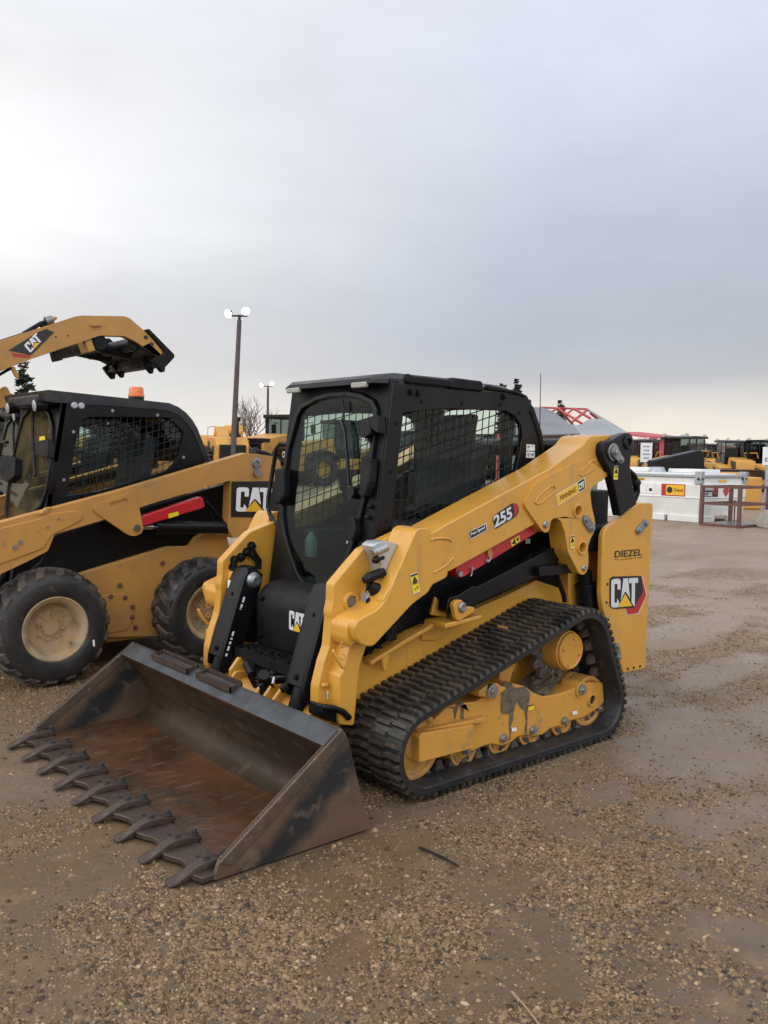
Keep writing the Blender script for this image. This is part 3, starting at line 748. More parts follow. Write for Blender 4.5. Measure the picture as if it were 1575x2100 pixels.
# lower links, brackets, lift cylinders, safety brace
link = [(-1.639,0.775),(-1.652,0.842),(-1.732,0.856),(-1.824,0.891),(-1.847,0.881),(-2.315,1.014),(-2.445,1.054),(-2.511,1.043),(-2.514,0.973),(-2.32,0.893),(-1.989,0.824),(-1.824,0.784),(-1.77,0.787),(-1.709,0.748)]
for s in (1, -1):
    k = MB(s); k.prism(round_poly(link, .015, 2), .55, .62); k.box(-2.62, -2.30, .53, .66, .905, .96); k.build('lower_link', Mt['black'], LD, bevel=.006)
    k = MB(s); br = [(-1.645,0.811),(-1.653,0.829),(-1.679,0.839),(-1.705,0.835),(-1.728,0.812),(-1.737,0.799),(-1.796,0.79),(-1.804,0.767),(-1.687,0.726),(-1.665,0.744)]
    k.prism(round_poly(br, .015), .63, .66); k.prism([(a, b) for a, b in [(-1.643,0.84),(-1.616,0.749),(-1.73,0.724),(-1.701,0.79)]], .515, .535); k.prism([(-1.60, .725), (-1.86, .742), (-1.86, .722), (-1.60, .700)], .50, .655)
    bk = k.build('link_bracket', Mt['yellow'], LD, bevel=.005)
    k = MB(s)
    for q in [(-1.704,0.66,0.798)]: k.lathe([(0, .012), (.018, .014), (.026, .008), (.026, -.12)], q, Y, 24)
    k.build('link_pin', Mt['steel'], bk)
    k = MB(s)
    A, B = [(-2.78,0.6,0.894)][0], [(-2.822,0.6,0.619)][0]
    A, B = Vector(A), Vector(B)
    k.cyl(A+(B-A)*.28, B+(B-A)*.4, .058, seg=28); k.cyl(A+(B-A)*.26, A+(B-A)*.30, .063, seg=28)
    lc = k.build('lift_cylinder', Mt['black'], LD, bevel=.004)
    k = MB(s); k.cyl(A, A+(B-A)*.3, .04, seg=24); k.build('cylinder_gland', Mt['black_rough'], lc)
    k = MB(s); k.tube([(-2.487,0.58,1.036),(-2.524,0.58,0.931),(-2.572,0.58,0.837),(-2.614,0.58,0.771),(-2.627,0.58,0.728)], .014, 8); k.build('hydraulic_hose', Mt['black_rough'], lc)
brace = [(-1.659,0.971),(-1.661,0.999),(-1.679,1.009),(-2.219,1.198),(-2.279,1.161),(-2.272,1.151),(-1.719,0.951),(-1.675,0.947)]
k = MB(); k.prism(round_poly(brace, .012), .60, .66)
br = k.build('safety_brace', Mt['red'], LD, bevel=.004)
k = MB()
for q, r in zip([(-1.681,0.66,0.969),(-1.765,0.66,0.99),(-1.869,0.66,1.023)], (.018, .012, .011)): k.lathe([(0, .012), (r*.8, .012), (r, .004), (r, 0)], q, Y, 18)
for seg in ([(-1.753,0.672,0.992),(-1.76,0.672,0.974),(-1.752,0.672,0.952)], [(-1.891,0.672,1.055),(-1.895,0.672,1.037),(-1.877,0.672,1.015)]): k.tube(seg, .004, 6)
k.build('brace_pin', Mt['zinc'], br)
k = MB(); k.prism([(-1.867,1.085),(-1.895,1.091),(-1.908,1.047),(-1.888,1.037),(-1.878,1.042)], .66, .672); k.build('brace_latch', Mt['yellow_old'], br)
k = MB(); k.poly([(-2.051,0.663,1.117),(-2.119,0.662,1.142),(-2.127,0.663,1.111),(-2.062,0.663,1.083)]); k.mat(1); k.poly([(-2.06,0.664,1.096),(-2.083,0.664,1.127),(-2.094,0.664,1.098)]); k.poly([(-2.097,0.664,1.124),(-2.114,0.664,1.13),(-2.117,0.664,1.116),(-2.101,0.664,1.109)]); k.build('warning_decal', [Mt['warn'], Mt['dark_decal']], br)

# hydraulic couplers on the left arm, hoses on the right arm
k = MB()
k.prism(round_poly([(-1.152,1.13),(-1.183,1.148),(-1.241,1.149),(-1.305,1.132),(-1.214,0.978),(-1.198,1.062)], .01, 2), .535, .625)
cp = k.build('coupler_block', Mt['alu'], armL, bevel=.022, seg=4)
k = MB()
ctr = [Vector(q) for q in [(-1.19,0.615,1.105),(-1.182,0.615,1.065),(-1.144,0.615,0.985),(-1.181,0.615,0.92)]]
k.cyl(ctr[0]+Vector((-.05, 0, .015)), ctr[0]+Vector((.02, .0, -.005)), .022, seg=20); k.cyl(ctr[0]+Vector((.012, 0, -.003)), ctr[0]+Vector((.032, 0, -.009)), .019, seg=20)
k.build('quick_coupler', Mt['zinc'], cp, bevel=.002)
k = MB()
k.cyl(ctr[1]+Vector((-.04, 0, .01)), ctr[1]+Vector((.005, 0, 0)), .014, seg=16); k.cyl(ctr[1]+Vector((0, 0, 0)), ctr[1]+Vector((.02, 0, -.005)), .02, .012, seg=16)
k.cyl(ctr[2]+Vector((-.08, 0, .02)), ctr[2], .024, seg=20); k.cyl(ctr[2], ctr[2]+Vector((.035, 0, -.012)), .027, .016, seg=20)
k.cyl(ctr[3]+Vector((-.05, 0, -.02)), ctr[3]+Vector((.01, 0, .01)), .03, seg=20); k.cyl(ctr[3]+Vector((.0, 0, .005)), ctr[3]+Vector((.04, 0, .03)), .034, .022, seg=20)
k.tube([ctr[2]+Vector((.01, 0, -.03)), ctr[2]+Vector((.03, .01, -.06)), ctr[3]+Vector((.045, .01, .03)), ctr[3]+Vector((.03, .01, -.02))], .006, 6)
k.build('dust_cap', Mt['black'], cp, bevel=.002)
k = MB(); k.prism([(-1.145,0.89),(-1.158,0.91),(-1.208,0.895),(-1.196,0.84),(-1.142,0.858)], .55, .60)
mb_ = k.build('coupler_bracket', Mt['galv'], armL, bevel=.004)
k = MB()
for q in [(-1.152,0.6,0.871),(-1.184,0.6,0.864)]: k.bolt(q, Y, .012, .012)
k.build('bracket_bolt', Mt['black'], mb_)
k = MB(-1)
for q in [(-1.175,-0.47,1.03),(-1.145,-0.47,0.998),(-1.107,-0.47,0.97),(-1.067,-0.47,0.958),(-1.059,-0.47,0.918),(-1.1,-0.47,0.862)]: k.bolt((q[0], .475, q[2]), -Y, .017, .035)
for seg in ([(-1.156,-0.44,1.034),(-1.189,-0.44,0.98),(-1.215,-0.44,0.95),(-1.212,-0.44,0.9)], [(-1.126,-0.44,1.002),(-1.174,-0.44,0.965),(-1.196,-0.44,0.938),(-1.194,-0.44,0.905)], [(-1.049,-0.44,0.956),(-1.057,-0.44,0.898),(-1.044,-0.44,0.834),(-1.033,-0.44,0.769),(-1.038,-0.44,0.687)], [(-1.047,-0.45,0.921),(-1.04,-0.45,0.849),(-1.034,-0.45,0.768),(-1.04,-0.45,0.693)]):
    k.tube([(x, -y, z) for x, y, z in seg], .011, 8)
k.build('hydraulic_hose', Mt['black_rough'], armR)
k = MB(-1)
for seg in ([(-1.022,-0.435,0.854),(-1.021,-0.435,0.804)], [(-1.037,-0.435,0.814),(-1.036,-0.435,0.778)]): k.cyl(*[(x, -y, z) for x, y, z in seg], .0125, seg=10)
k.build('hose_label', Mt['white'], armR)

# --- tilt cylinders in their black covers
for s in (1, -1):
    k = MB(s)
    T, B = Vector((-1.09, .375, .865)), Vector((-.925, .375, .40)); d = (B-T).normalized(); n = Vector((-d.z, 0, d.x))
    if n.x < 0: n = -n
    F = fr(T, d, n)
    pr_ = [(-.0, -.055), (.50, -.06), (.49, .035), (.44, .05), (.0, .060), (-.04, .05), (-.06, .0), (-.045, -.045)]
    k.prism(pr_, -.074, -.055, F); k.prism(pr_, .055, .074, F)
    k.prism([(-.045, .035), (0, .046), (.44, .036), (.44, .05), (0, .062), (-.05, .05), (-.075, 0), (-.055, -.02), (-.04, 0)], -.058, .058, F)
    tc = k.build('tilt_cylinder', Mt['black'], LD, bevel=.004)
    k = MB(s); k.cyl(T+d*.05, T+d*.60, .040, seg=24); k.cyl(T+d*.57, T+d*.62, .046, seg=24); k.build('cylinder_barrel', Mt['black_rough'], tc)
    k = MB(s); k.cyl(T+d*.6, T+d*.72, .016, seg=16); k.build('cylinder_rod', Mt['chrome'], tc)
    k = MB(s); k.lathe([(0, .030), (.022, .032), (.036, .024), (.042, .010), (.046, .0), (.046, -.11)], (T.x, T.y-.074, T.z), -Y, 28); k.build('cylinder_pin', Mt['steel'], tc)
    k = MB(s)
    for t_ in (.10, .40):
        for y in (-.0,): k.bolt(T+d*t_+n*.055+Y*y, n, .010, .012)
    k.build('cover_bolt', Mt['black_rough'], tc)
k = MB(-1); q0 = Vector((-1.09, .300, .865)); d = (Vector((-.925, .300, .40))-q0).normalized(); n = Vector((-d.z, 0, d.x)); n = -n if n.x < 0 else n
for a, b in ((.10, .13), (.14, .16), (.165, .17), (.29, .315), (.325, .335), (.345, .36), (.37, .395), (.41, .425)): k.poly([q0+d*a+n*.020, q0+d*b+n*.020, q0+d*b+n*.032, q0+d*a+n*.032])
k.build('stencil_mark', Mt['white'], LD, keep=True)

# --- front cover with logo, step, coupler
k = MB()
k.prism(round_poly([(-1.36, .50), (-1.09, .50), (-1.085, .76), (-1.12, .835), (-1.20, .865), (-1.36, .875)], .05), -.27, .27)
fc = k.build('front_cover', Mt['black_rough'], LD, bevel=.012, keep=True)
k = MB(); P = [(-1.083,0.052,0.657),(-1.083,0.19,0.663),(-1.083,0.05,0.73)]
p0, p1, p2 = [Vector((-1.0825, q[1], q[2])) for q in P]
cat_logo(k, p0, p0+Vector((0, .135, 0)), p0+Vector((0, 0, .098)), 0, 1); k.build('logo_decal', [Mt['grey_decal'], Mt['orange_y']], fc)
k = MB()
for y, z in ((-.22, .78), (-.22, .58), (.22, .78), (.22, .58)): k.bolt((-1.085, y, z), X, .012, .01)
k.build('cover_bolt', Mt['black'], fc)
k = MB()
k.box(-1.09, -1.075, -.30, .30, .47, .525); k.box(-.985, -.965, -.30, .30, .47, .522)
k.box(-1.09, -.965, -.30, -.285, .47, .522); k.box(-1.09, -.965, .285, .30, .47, .522)
for i in range(18): y = -.27+i*.031; k.bar((-1.08, y, .515), (-.975, y+.02*(-1)**i, .515), .006, .018)
for x in (-1.055, -1.03, -1.005): k.box(x-.004, x+.004, -.29, .29, .508, .524)
rr = random.Random(2)
for i in range(90): x, y = rr.uniform(-1.085, -.97), rr.uniform(-.29, .29); k.cyl((x, y, .522), (x, y, .530), .005, .002, seg=6)
k.build('step_grate', Mt['black_rough'], LD, keep=True)
k = MB()
k.cyl((-.98, -.47, .30), (-.98, .47, .30), .075, seg=32)
k.box(-1.12, -1.0, -.42, .42, .18, .42)
for y in (-.20, .06, .14, .22): k.prism([(-1.03, .22), (-.86, .20), (-.87, .36), (-.92, .415), (-1.0, .41)], y-.010, y+.010)
k.prism([(-1.04, .25), (-.90, .22), (-.90, .42), (-.95, .48), (-1.0, .47)], -.235, -.215)
cpl = k.build('bucket_coupler', Mt['yellow'], LD, bevel=.006)
k = MB()
k.cyl((-.95, .02, .40), (-.92, .08, .455), .03, seg=16); k.cyl((-.93, -.10, .47), (-.90, .0, .44), .022, seg=16); k.tube([(-1.0, -.2, .48), (-.93, -.12, .46), (-.92, .0, .42), (-.96, .12, .44), (-1.02, .2, .46)], .014, 8)
k.prism([(-1.02, .30), (-.90, .26), (-.90, .40), (-.97, .46)], .03, .075)
k.build('coupler_lever', Mt['black'], cpl, bevel=.004)
k = MB()
for s_, y0 in ((1, -.30), (1, -.12), (-1, .28), (-1, .10)): k.tube([(-1.06, y0, .46), (-.97, y0+.02*s_, .455), (-.93, y0+.05*s_, .42), (-.95, y0+.09*s_, .35), (-1.04, y0+.12*s_, .30)], .015, 8)
k.box(-1.06, -.99, -.30, .30, .30, .47)
k.build('hydraulic_hose', Mt['black_rough'], cpl, keep=True)
k = MB(); k.cyl((-.935, .15, .445), (-.905, .185, .425), .014, seg=12); k.build('grease_fitting', Mt['chrome'], cpl)
k = MB()
P = [(-0.887,0.6,0.372),(-0.993,0.6,0.323),(-0.992,0.6,0.383),(-0.945,0.6,0.412),(-0.896,0.6,0.428)]
k.prism([(p[0], p[2]) for p in P], .50, .60); k.tube([(-0.874,0.63,0.43),(-0.931,0.63,0.416),(-0.99,0.63,0.388),(-1.029,0.63,0.35)], .016, 8)
k.build('coupler_handle', Mt['black'], cpl, bevel=.008)
k = MB(); k.poly([(-0.966,0.538,0.468),(-0.997,0.538,0.461),(-0.996,0.538,0.422),(-0.968,0.538,0.429)]); k.mat(1); k.poly([(-0.971,0.539,0.452),(-0.988,0.539,0.448),(-0.987,0.539,0.432),(-0.973,0.539,0.436)]); k.build('paper_tag', [Mt['white'], Mt['galv']], armL, keep=True)

# --- decals on the left side
def warn_decal(parent, reg_pts, y):
    P = [Vector(p) for p in reg_pts]
    L = lambda u, v: (P[0]*(1-u)+P[1]*u)*(1-v)+(P[3]*(1-u)+P[2]*u)*v+Y*.0018
    k = MB(); k.mat(2).poly([p+Y*.0006 for p in (P[0]+(P[0]-P[2])*.04, P[1]+(P[1]-P[3])*.04, P[2]+(P[2]-P[0])*.04, P[3]+(P[3]-P[1])*.04)])
    k.mat(0).poly([p+Y*.0012 for p in P]); k.mat(1)
    k.poly([L(0, 0), L(1, 0), L(1, .10), L(0, .10)])
    for a, b in (((.15, .48), (.5, .16)), ((.5, .16), (.85, .48)), ((.85, .48), (.15, .48))):
        A, B = L(*a), L(*b); w = (B-A).cross(Y).normalized()*.0035; k.poly([A-w, B-w, B+w, A+w])
    k.poly([L(.42, .30), L(.58, .30), L(.62, .44), L(.38, .44)]); k.poly([L(.0, .54), L(1, .54), L(1, .56), L(0, .56)])
    k.poly([L(.25, .80), L(.6, .76), L(.6, .82), L(.25, .86)]); k.poly([L(.68, .68), L(.80, .66), L(.86, .82), L(.72, .86)])
    return k.build('warning_decal', [Mt['warn'], Mt['dark_decal'], Mt['white']], parent)
warn_decal(armL, [(-1.315,0.704,0.993),(-1.356,0.704,1.002),(-1.376,0.704,0.915),(-1.335,0.704,0.907)], .704)
warn_decal(armL, [(-2.476,0.719,1.123),(-2.51,0.719,1.127),(-2.516,0.719,1.061),(-2.484,0.719,1.059)], .719)
warn_decal([o for o in LD.children if o.name.startswith('bell_crank')][0], [(-2.821,0.747,1.509),(-2.859,0.747,1.51),(-2.857,0.747,1.438),(-2.819,0.747,1.44)], .747)
k = MB(); k.poly([(-2.054,0.812,0.272),(-2.101,0.812,0.274),(-2.102,0.812,0.247),(-2.057,0.812,0.246)]); k.mat(1); k.poly([(-2.053,0.813,0.273),(-2.099,0.813,0.274),(-2.099,0.813,0.269),(-2.053,0.813,0.267)]); k.mat(2)
for a in ([(-1.933,0.812,0.181),(-1.969,0.812,0.176),(-1.969,0.812,0.157),(-1.934,0.812,0.162)], [(-2.426,0.812,0.178),(-2.467,0.812,0.174),(-2.468,0.812,0.155),(-2.427,0.812,0.159)]): k.poly(a)
k.build('frame_decal', [Mt['warn'], Mt['dark_decal'], Mt['white']], [o for o in LD.children if o.name.startswith('track_frame')][0])
# model number
k = MB(); k.mat(2).poly([(-1.871,0.704,1.229),(-1.883,0.703,1.258),(-2.009,0.703,1.314),(-2.044,0.704,1.313),(-2.061,0.704,1.289),(-2.062,0.704,1.269),(-2.04,0.704,1.244),(-1.891,0.703,1.186)])
k.mat(1).poly([(-2.012,0.705,1.311),(-2.035,0.705,1.314),(-2.055,0.705,1.288),(-2.044,0.705,1.256),(-2.018,0.705,1.238),(-2.027,0.705,1.27)])
k.mat(0); P = [(-1.878,0.707,1.191),(-2.013,0.706,1.239),(-1.865,0.707,1.252)]; write(k, '255', *P, bold=.035)
k.build('model_decal', [Mt['grey_decal'], Mt['red_decal'], Mt['dark_decal']], armL)
k = MB(); k.mat(1).poly([(-1.694,0.703,1.179),(-1.82,0.703,1.219),(-1.829,0.703,1.183),(-1.712,0.703,1.14)]); k.mat(2).poly([(-1.698,0.703,1.177),(-1.816,0.703,1.213),(-1.823,0.704,1.185),(-1.713,0.703,1.145)])
k.mat(0); write(k, 'Two Speed', *[(-1.709,0.705,1.153),(-1.811,0.705,1.189),(-1.705,0.705,1.172)], bold=.02); k.build('speed_decal', [Mt['white'], Mt['grey_decal'], Mt['dark_decal']], armL)
k = MB(); k.mat(0).poly([(-2.338,0.719,1.352),(-2.588,0.719,1.447),(-2.602,0.719,1.386),(-2.362,0.719,1.293)]); k.mat(1).poly([(-2.343,0.72,1.35),(-2.521,0.72,1.418),(-2.54,0.72,1.365),(-2.365,0.72,1.298)]); k.mat(2).poly([(-2.525,0.72,1.42),(-2.583,0.72,1.442),(-2.596,0.72,1.388),(-2.543,0.72,1.367)])
write(k, 'FINNING', *[(-2.382,0.721,1.321),(-2.517,0.721,1.371),(-2.374,0.721,1.346)], bold=.012)
a, b, c_ = [(-2.542,0.721,1.379),(-2.589,0.721,1.396),(-2.532,0.721,1.411)]; cat_logo(k, a, b, c_, 0, 1)
k.build('dealer_decal', [Mt['white'], Mt['orange_y'], Mt['dark_decal']], armL)
rp = [o for o in LD.children if o.name.startswith('rear_panel')][0]
k = MB(); write(k, 'DIEZEL', *[(-2.894,0.723,0.981),(-3.172,0.723,0.979),(-2.894,0.723,1.02)], bold=.012)
A, B = map(Vector, [(-2.955,0.723,0.963),(-3.115,0.723,0.966)])
for i_ in range(8): P_ = A+(B-A)*(i_/8); Q_ = A+(B-A)*((i_+.6)/8); k.poly([P_, Q_, Q_+Z*.004, P_+Z*.004])
for A, B in ([(-2.893,0.723,0.971),(-2.943,0.723,0.968)], [(-3.125,0.723,0.968),(-3.178,0.723,0.968)]):
    A, B = Vector(A), Vector(B); k.poly([A, B, B-Z*.003, A-Z*.003])
k.build('owner_decal', Mt['dark_decal'], rp)
k = MB()
k.mat(2).poly([(-3.017,0.721,0.677),(-3.143,0.721,0.847),(-3.188,0.721,0.846),(-3.242,0.721,0.731),(-3.158,0.721,0.625),(-3.041,0.721,0.628)])
k.mat(3).poly([(-3.022,0.723,0.675),(-3.148,0.723,0.844),(-3.181,0.723,0.843),(-3.234,0.723,0.731),(-3.152,0.723,0.629),(-3.045,0.723,0.631)])
k.mat(4).poly([(-2.851,0.724,0.861),(-2.876,0.723,0.872),(-3.171,0.724,0.855),(-3.198,0.724,0.757),(-3.105,0.724,0.667),(-2.9,0.724,0.68),(-2.861,0.724,0.698)])
cat_logo(k, *[(-2.87,0.726,0.69),(-3.142,0.726,0.677),(-2.862,0.726,0.859)], 0, 1)
k.build('logo_decal', [Mt['grey_decal'], Mt['orange_y'], Mt['white'], Mt['red_decal'], Mt['dark_decal']], rp)

# --- bucket
BW = .985
k = MB()
sp_ = [(-0.14,0.018),(-0.162,0.067),(-0.711,0.455),(-0.745,0.41),(-0.864,-0.0),(-0.288,0.004)]
sp_[0] = (sp_[0][0], .006); sp_[4] = (sp_[4][0], .004); sp_[5] = (sp_[5][0], .004)
bk_in = [(-.205, .024), (-.68, .024), (-.76, .040), (-.80, .085), (-.805, .15), (-.74, .275), (-.655, .375), (-.63, .398), (-.71, .452)]
bk_out = [(-.718, .440), (-.665, .40), (-.69, .365), (-.76, .265), (-.825, .15), (-.82, .075), (-.775, .022), (-.70, .004), (-.205, .004)]
def curve(pts, n=5):
    V_ = [Vector(p) for p in pts]; out = []
    for i in range(len(V_)-1):
        a, b, c0, d0 = V_[max(i-1, 0)], V_[i], V_[i+1], V_[min(i+2, len(V_)-1)]
        for t in range(n):
            t /= n; out.append(tuple(.5*((2*b)+(c0-a)*t+(2*a-5*b+4*c0-d0)*t*t+(3*b-a-3*c0+d0)*t**3)))
    return out+[tuple(V_[-1])]
k.prism(bk_in[:2]+curve(bk_in[1:8])[1:]+bk_out[1:3]+curve(bk_out[2:8])[1:]+bk_out[8:], -BW+.018, BW-.018)
bu = k.build('bucket', [Mt['bucket_in']], LD, bevel=0, smooth=30)
k = MB(); k.prism([(-.63, .398), (-.71, .452), (-.718, .440), (-.650, .385)], -BW+.016, BW-.016)
k.bar((-.712, -BW+.01, .449), (-.712, BW-.01, .449), .014, .010)
k.build('bucket_lip', Mt['bucket_lip'], bu, bevel=.003)
k = MB(); k.prism([(-.7, .024+.002), (-.76, .0425), (-.797, .087), (-.80, .15), (-.735, .275), (-.657, .37), (-.665, .37), (-.745, .28), (-.812, .15), (-.806, .08), (-.765, .036)], -BW+.02, BW-.02)
k.build('bucket_back', Mt['bucket_back'], bu, smooth=60)
for s in (1, -1):
    k = MB(s); k.prism(round_poly(sp_, .012, 2), BW-.018, BW)
    rim = [sp_[1], sp_[2]]
    d = Vector((rim[1][0]-rim[0][0], rim[1][1]-rim[0][1])).normalized(); q = Vector((d.y, -d.x)); q = q if q.y < 0 else -q
    k.mat(1).prism([rim[0], rim[1], tuple(Vector(rim[1])+q*.05), tuple(Vector(rim[0])+q*.05+d*.03)], BW-.022, BW+.006)
    k.build('side_plate', [Mt['bucket_side'], Mt['bucket_rim']], bu, bevel=.003)
# cutting edge with scallops between the teeth
TY = [BW*.955-i*2*BW*.955/8 for i in range(9)]
edge = [(-.225, BW-.004), (-.225, -BW+.004), (-.10, -BW+.004)]
for i in range(8, 0, -1):
    y0, y1 = TY[i], TY[i-1]
    edge += [(-.075, y0+.03), (-.085, y0+.05), (-.105, (y0+y1)/2-.02), (-.105, (y0+y1)/2+.02), (-.085, y1-.05), (-.075, y1-.03)]
edge += [(-.10, BW-.004)]
k = MB(); k.prism(edge, .008, .030, XY); ce = k.build('cutting_edge', Mt['tooth'], bu, bevel=.003)
k = MB()
for i in range(8): y = (TY[i]+TY[i+1])/2; k.cyl((-.165, y, .0302), (-.165, y, .0312), .010, seg=14)
k.build('edge_hole', Mt['dark_decal'], bu)
k = MB()
def tooth_sec(x, z, th, w):
    return [(x, -w*.92, z+th/2), (x, -w*.5, z+th*.56), (x, w*.5, z+th*.56), (x, w*.92, z+th/2), (x, w, z+th*.35), (x, w, z-th/2), (x, -w, z-th/2), (x, -w, z+th*.35)]
k.loft([tooth_sec(*q) for q in ((-.245, .036, .012, .022), (-.228, .038, .018, .026), (-.19, .043, .026, .027), (-.155, .047, .028, .025), (-.125, .044, .028, .023), (-.095, .036, .024, .022), (-.07, .026, .018, .024), (-.045, .018, .014, .028), (-.02, .012, .011, .030), (-.006, .009, .008, .027), (.002, .007, .005, .019))])
k.mat(1); k.bolt((-.222, 0, .046), Z, .012, .028); k.bolt((-.150, .004, .060), Z, .010, .013)
tooth0 = None
for i, y in enumerate(TY):
    if tooth0 is None: tooth0 = k.build('tooth', [Mt['tooth'], Mt['dozer_dark']], bu, bevel=.0015, smooth=28); t = tooth0
    else: t = tooth0.copy(); COL.objects.link(t); t.parent = bu
    t.location = (0, y, 0)
    t.rotation_euler = (0, 0, (i-4)*.004)
# serrated step plates on the top edge
for P in ([(-0.631,-0.636,0.465),(-0.65,-0.232,0.465)], [(-0.714,-0.138,0.465),(-0.729,0.195,0.465)]):
    y0, y1 = sorted((P[0][1], P[1][1]))
    k = MB()
    for xx in (-.725, -.665):
        z0, z1 = (.435, .470) if xx < -.7 else (.430, .458)
        n = 22; pl = [(y0, z0), (y1, z0)]
        for i in range(n+1):
            yy = y1-(y1-y0)*i/n; pl += [(yy, z1+(.008 if i % 2 else 0))]
        k.prism(pl, xx-.003, xx+.003, (Vector(), Y, Z, X))
    k.prism([(-.725, .452), (-.665, .442), (-.665, .436), (-.725, .446)], y0+.006, y1-.006)
    for yy in (y0, y1-.006): k.prism([(-.728, .435), (-.728, .470), (-.662, .458), (-.662, .430)], yy, yy+.006)
    k.build('step_plate', Mt['tooth'], bu, keep=True)

# --- cab
glassF = [(-0.39,0.422),(-0.387,0.33),(-0.358,0.225),(-0.336,0.141),(-0.296,0.093),(-0.162,0.05),(-0.039,0.037),(0.101,0.037),(0.22,0.056),(0.319,0.09),(0.355,0.135),(0.364,0.21),(0.364,0.326),(0.359,0.494),(0.329,0.669),(0.294,0.823),(0.232,0.941),(0.158,1.012),(0.085,1.048),(-0.004,1.067),(-0.085,1.058),(-0.155,1.01),(-0.236,0.917),(-0.317,0.809),(-0.367,0.702),(-0.388,0.566)]
wallF = [(-.43, -.03), (.43, -.03), (.43, 1.12), (-.43, 1.12)]
k = MB(); k.prism(round_poly(wallF, .02, 2), 0, .05, FRONT, holes=[inset(glassF, -.012)])
cab = k.build('cab', Mt['black_rough'], LD, bevel=.006)
k = MB(); k.prism(inset(glassF, -.010), -.022, .012, FRONT, holes=[inset(glassF, .018)])
dr = k.build('cab_door', Mt['black'], LD, bevel=.004)
k = MB(); k.prism(inset(glassF, .010), -.006, -.001, FRONT); k.build('windscreen', Mt['glass'], dr, smooth=0)
sideP = [(-1.415, 1.90)]+[(x, min(z, 1.90)) for x, z in [(-2.409,1.901),(-2.462,1.84),(-2.516,1.757),(-2.549,1.688),(-2.571,1.587),(-2.581,1.485)]]+[(-2.60, 1.12), (-1.36, 1.05), (-1.31, 1.10)]
winP = [(-1.485,1.76),(-1.776,1.795),(-2.236,1.806),(-2.31,1.783),(-2.364,1.731),(-2.378,1.672),(-2.357,1.563),(-2.331,1.474),(-2.195,1.405),(-1.924,1.285),(-1.551,1.123),(-1.411,1.095),(-1.418,1.169)]
FL = []
for s in (1, -1):
    k = MB(s); k.prism(sideP, .41, .44, holes=[winP])
    sd = k.build('cab_side', Mt['black'], LD, bevel=.004)
    k = MB(s); grid_bars(k, inset(winP, -.01), XZ, (math.radians(164.5), math.radians(93.5)), .050, .0032, .425); k.build('wire_guard', Mt['black'], sd, keep=True)
    k = MB(s); k.prism(inset(winP, -.005), .412, .416); k.build('side_glass', Mt['glass_side'], sd, smooth=0)
    k = MB(s)
    for q in [(-1.441,0.44,1.706),(-1.41,0.44,1.465),(-1.39,0.44,1.223),(-1.605,0.44,1.821),(-1.894,0.44,1.828),(-2.189,0.44,1.838),(-2.346,0.44,1.799),(-2.394,0.44,1.504)]: k.bolt(q, Y, .008, .006)
    k.build('guard_bolt', Mt['black_rough'], sd)
k = MB(); sd = [o for o in LD.children if o.name.startswith('cab_side')][0]
k.poly([(-2.414,0.442,1.627),(-2.485,0.442,1.625),(-2.487,0.443,1.59),(-2.413,0.442,1.592)]); k.poly([(-2.413,0.443,1.587),(-2.487,0.442,1.585),(-2.488,0.442,1.549),(-2.412,0.442,1.551)]); k.mat(1)
for a in ([(-2.42,0.444,1.622),(-2.442,0.444,1.621),(-2.44,0.444,1.604),(-2.42,0.444,1.605)], [(-2.454,0.444,1.621),(-2.476,0.444,1.619),(-2.474,0.444,1.613),(-2.453,0.444,1.614)], [(-2.422,0.444,1.579),(-2.438,0.444,1.578),(-2.439,0.444,1.558),(-2.422,0.444,1.559)], [(-2.45,0.444,1.577),(-2.478,0.444,1.575),(-2.477,0.444,1.563),(-2.451,0.444,1.565)]): k.poly(a)
k.build('notice_decal', [Mt['white'], Mt['galv']], sd)
# roof
rprof = [(-1.295, 1.905), (-1.30, 1.935), (-1.33, 1.955), (-1.45, 1.965), (-2.25, 1.955), (-2.36, 1.935), (-2.44, 1.88), (-2.53, 1.74), (-2.58, 1.62), (-2.60, 1.50), (-2.57, 1.50), (-2.55, 1.62), (-2.50, 1.72), (-2.42, 1.84), (-2.33, 1.89), (-1.50, 1.905)]
k = MB()
def roof_sec(po, pi, hw):
    F_ = lambda f: (pi[0]+(po[0]-pi[0])*f, pi[1]+(po[1]-pi[1])*f)
    L_ = [(hw, 0), (hw, .45), (hw-.035, 1), (-hw+.035, 1), (-hw, .45), (-hw, 0)]
    return [(F_(f)[0], y, F_(f)[1]) for y, f in L_]
k.loft([roof_sec(*q) for q in (((-1.335, 1.925), (-1.335, 1.90), .385), ((-1.36, 1.943), (-1.36, 1.90), .392), ((-1.46, 1.956), (-1.46, 1.902), .425), ((-1.80, 1.956), (-1.80, 1.902), .428), ((-2.25, 1.945), (-2.24, 1.90), .428), ((-2.36, 1.915), (-2.33, 1.88), .428), ((-2.42, 1.875), (-2.40, 1.845), .428))])
for s in (1, -1):
    k.mir = s
    for p, q in zip(rprof[6:9], rprof[7:10]): k.prism([p, q, (q[0]+.04, q[1]-.01), (p[0]+.04, p[1]-.02)], .365, .428)
k.mir = 1
rf = k.build('cab_roof', Mt['black_top'], LD, bevel=0, seg=3, keep=True)
k = MB()
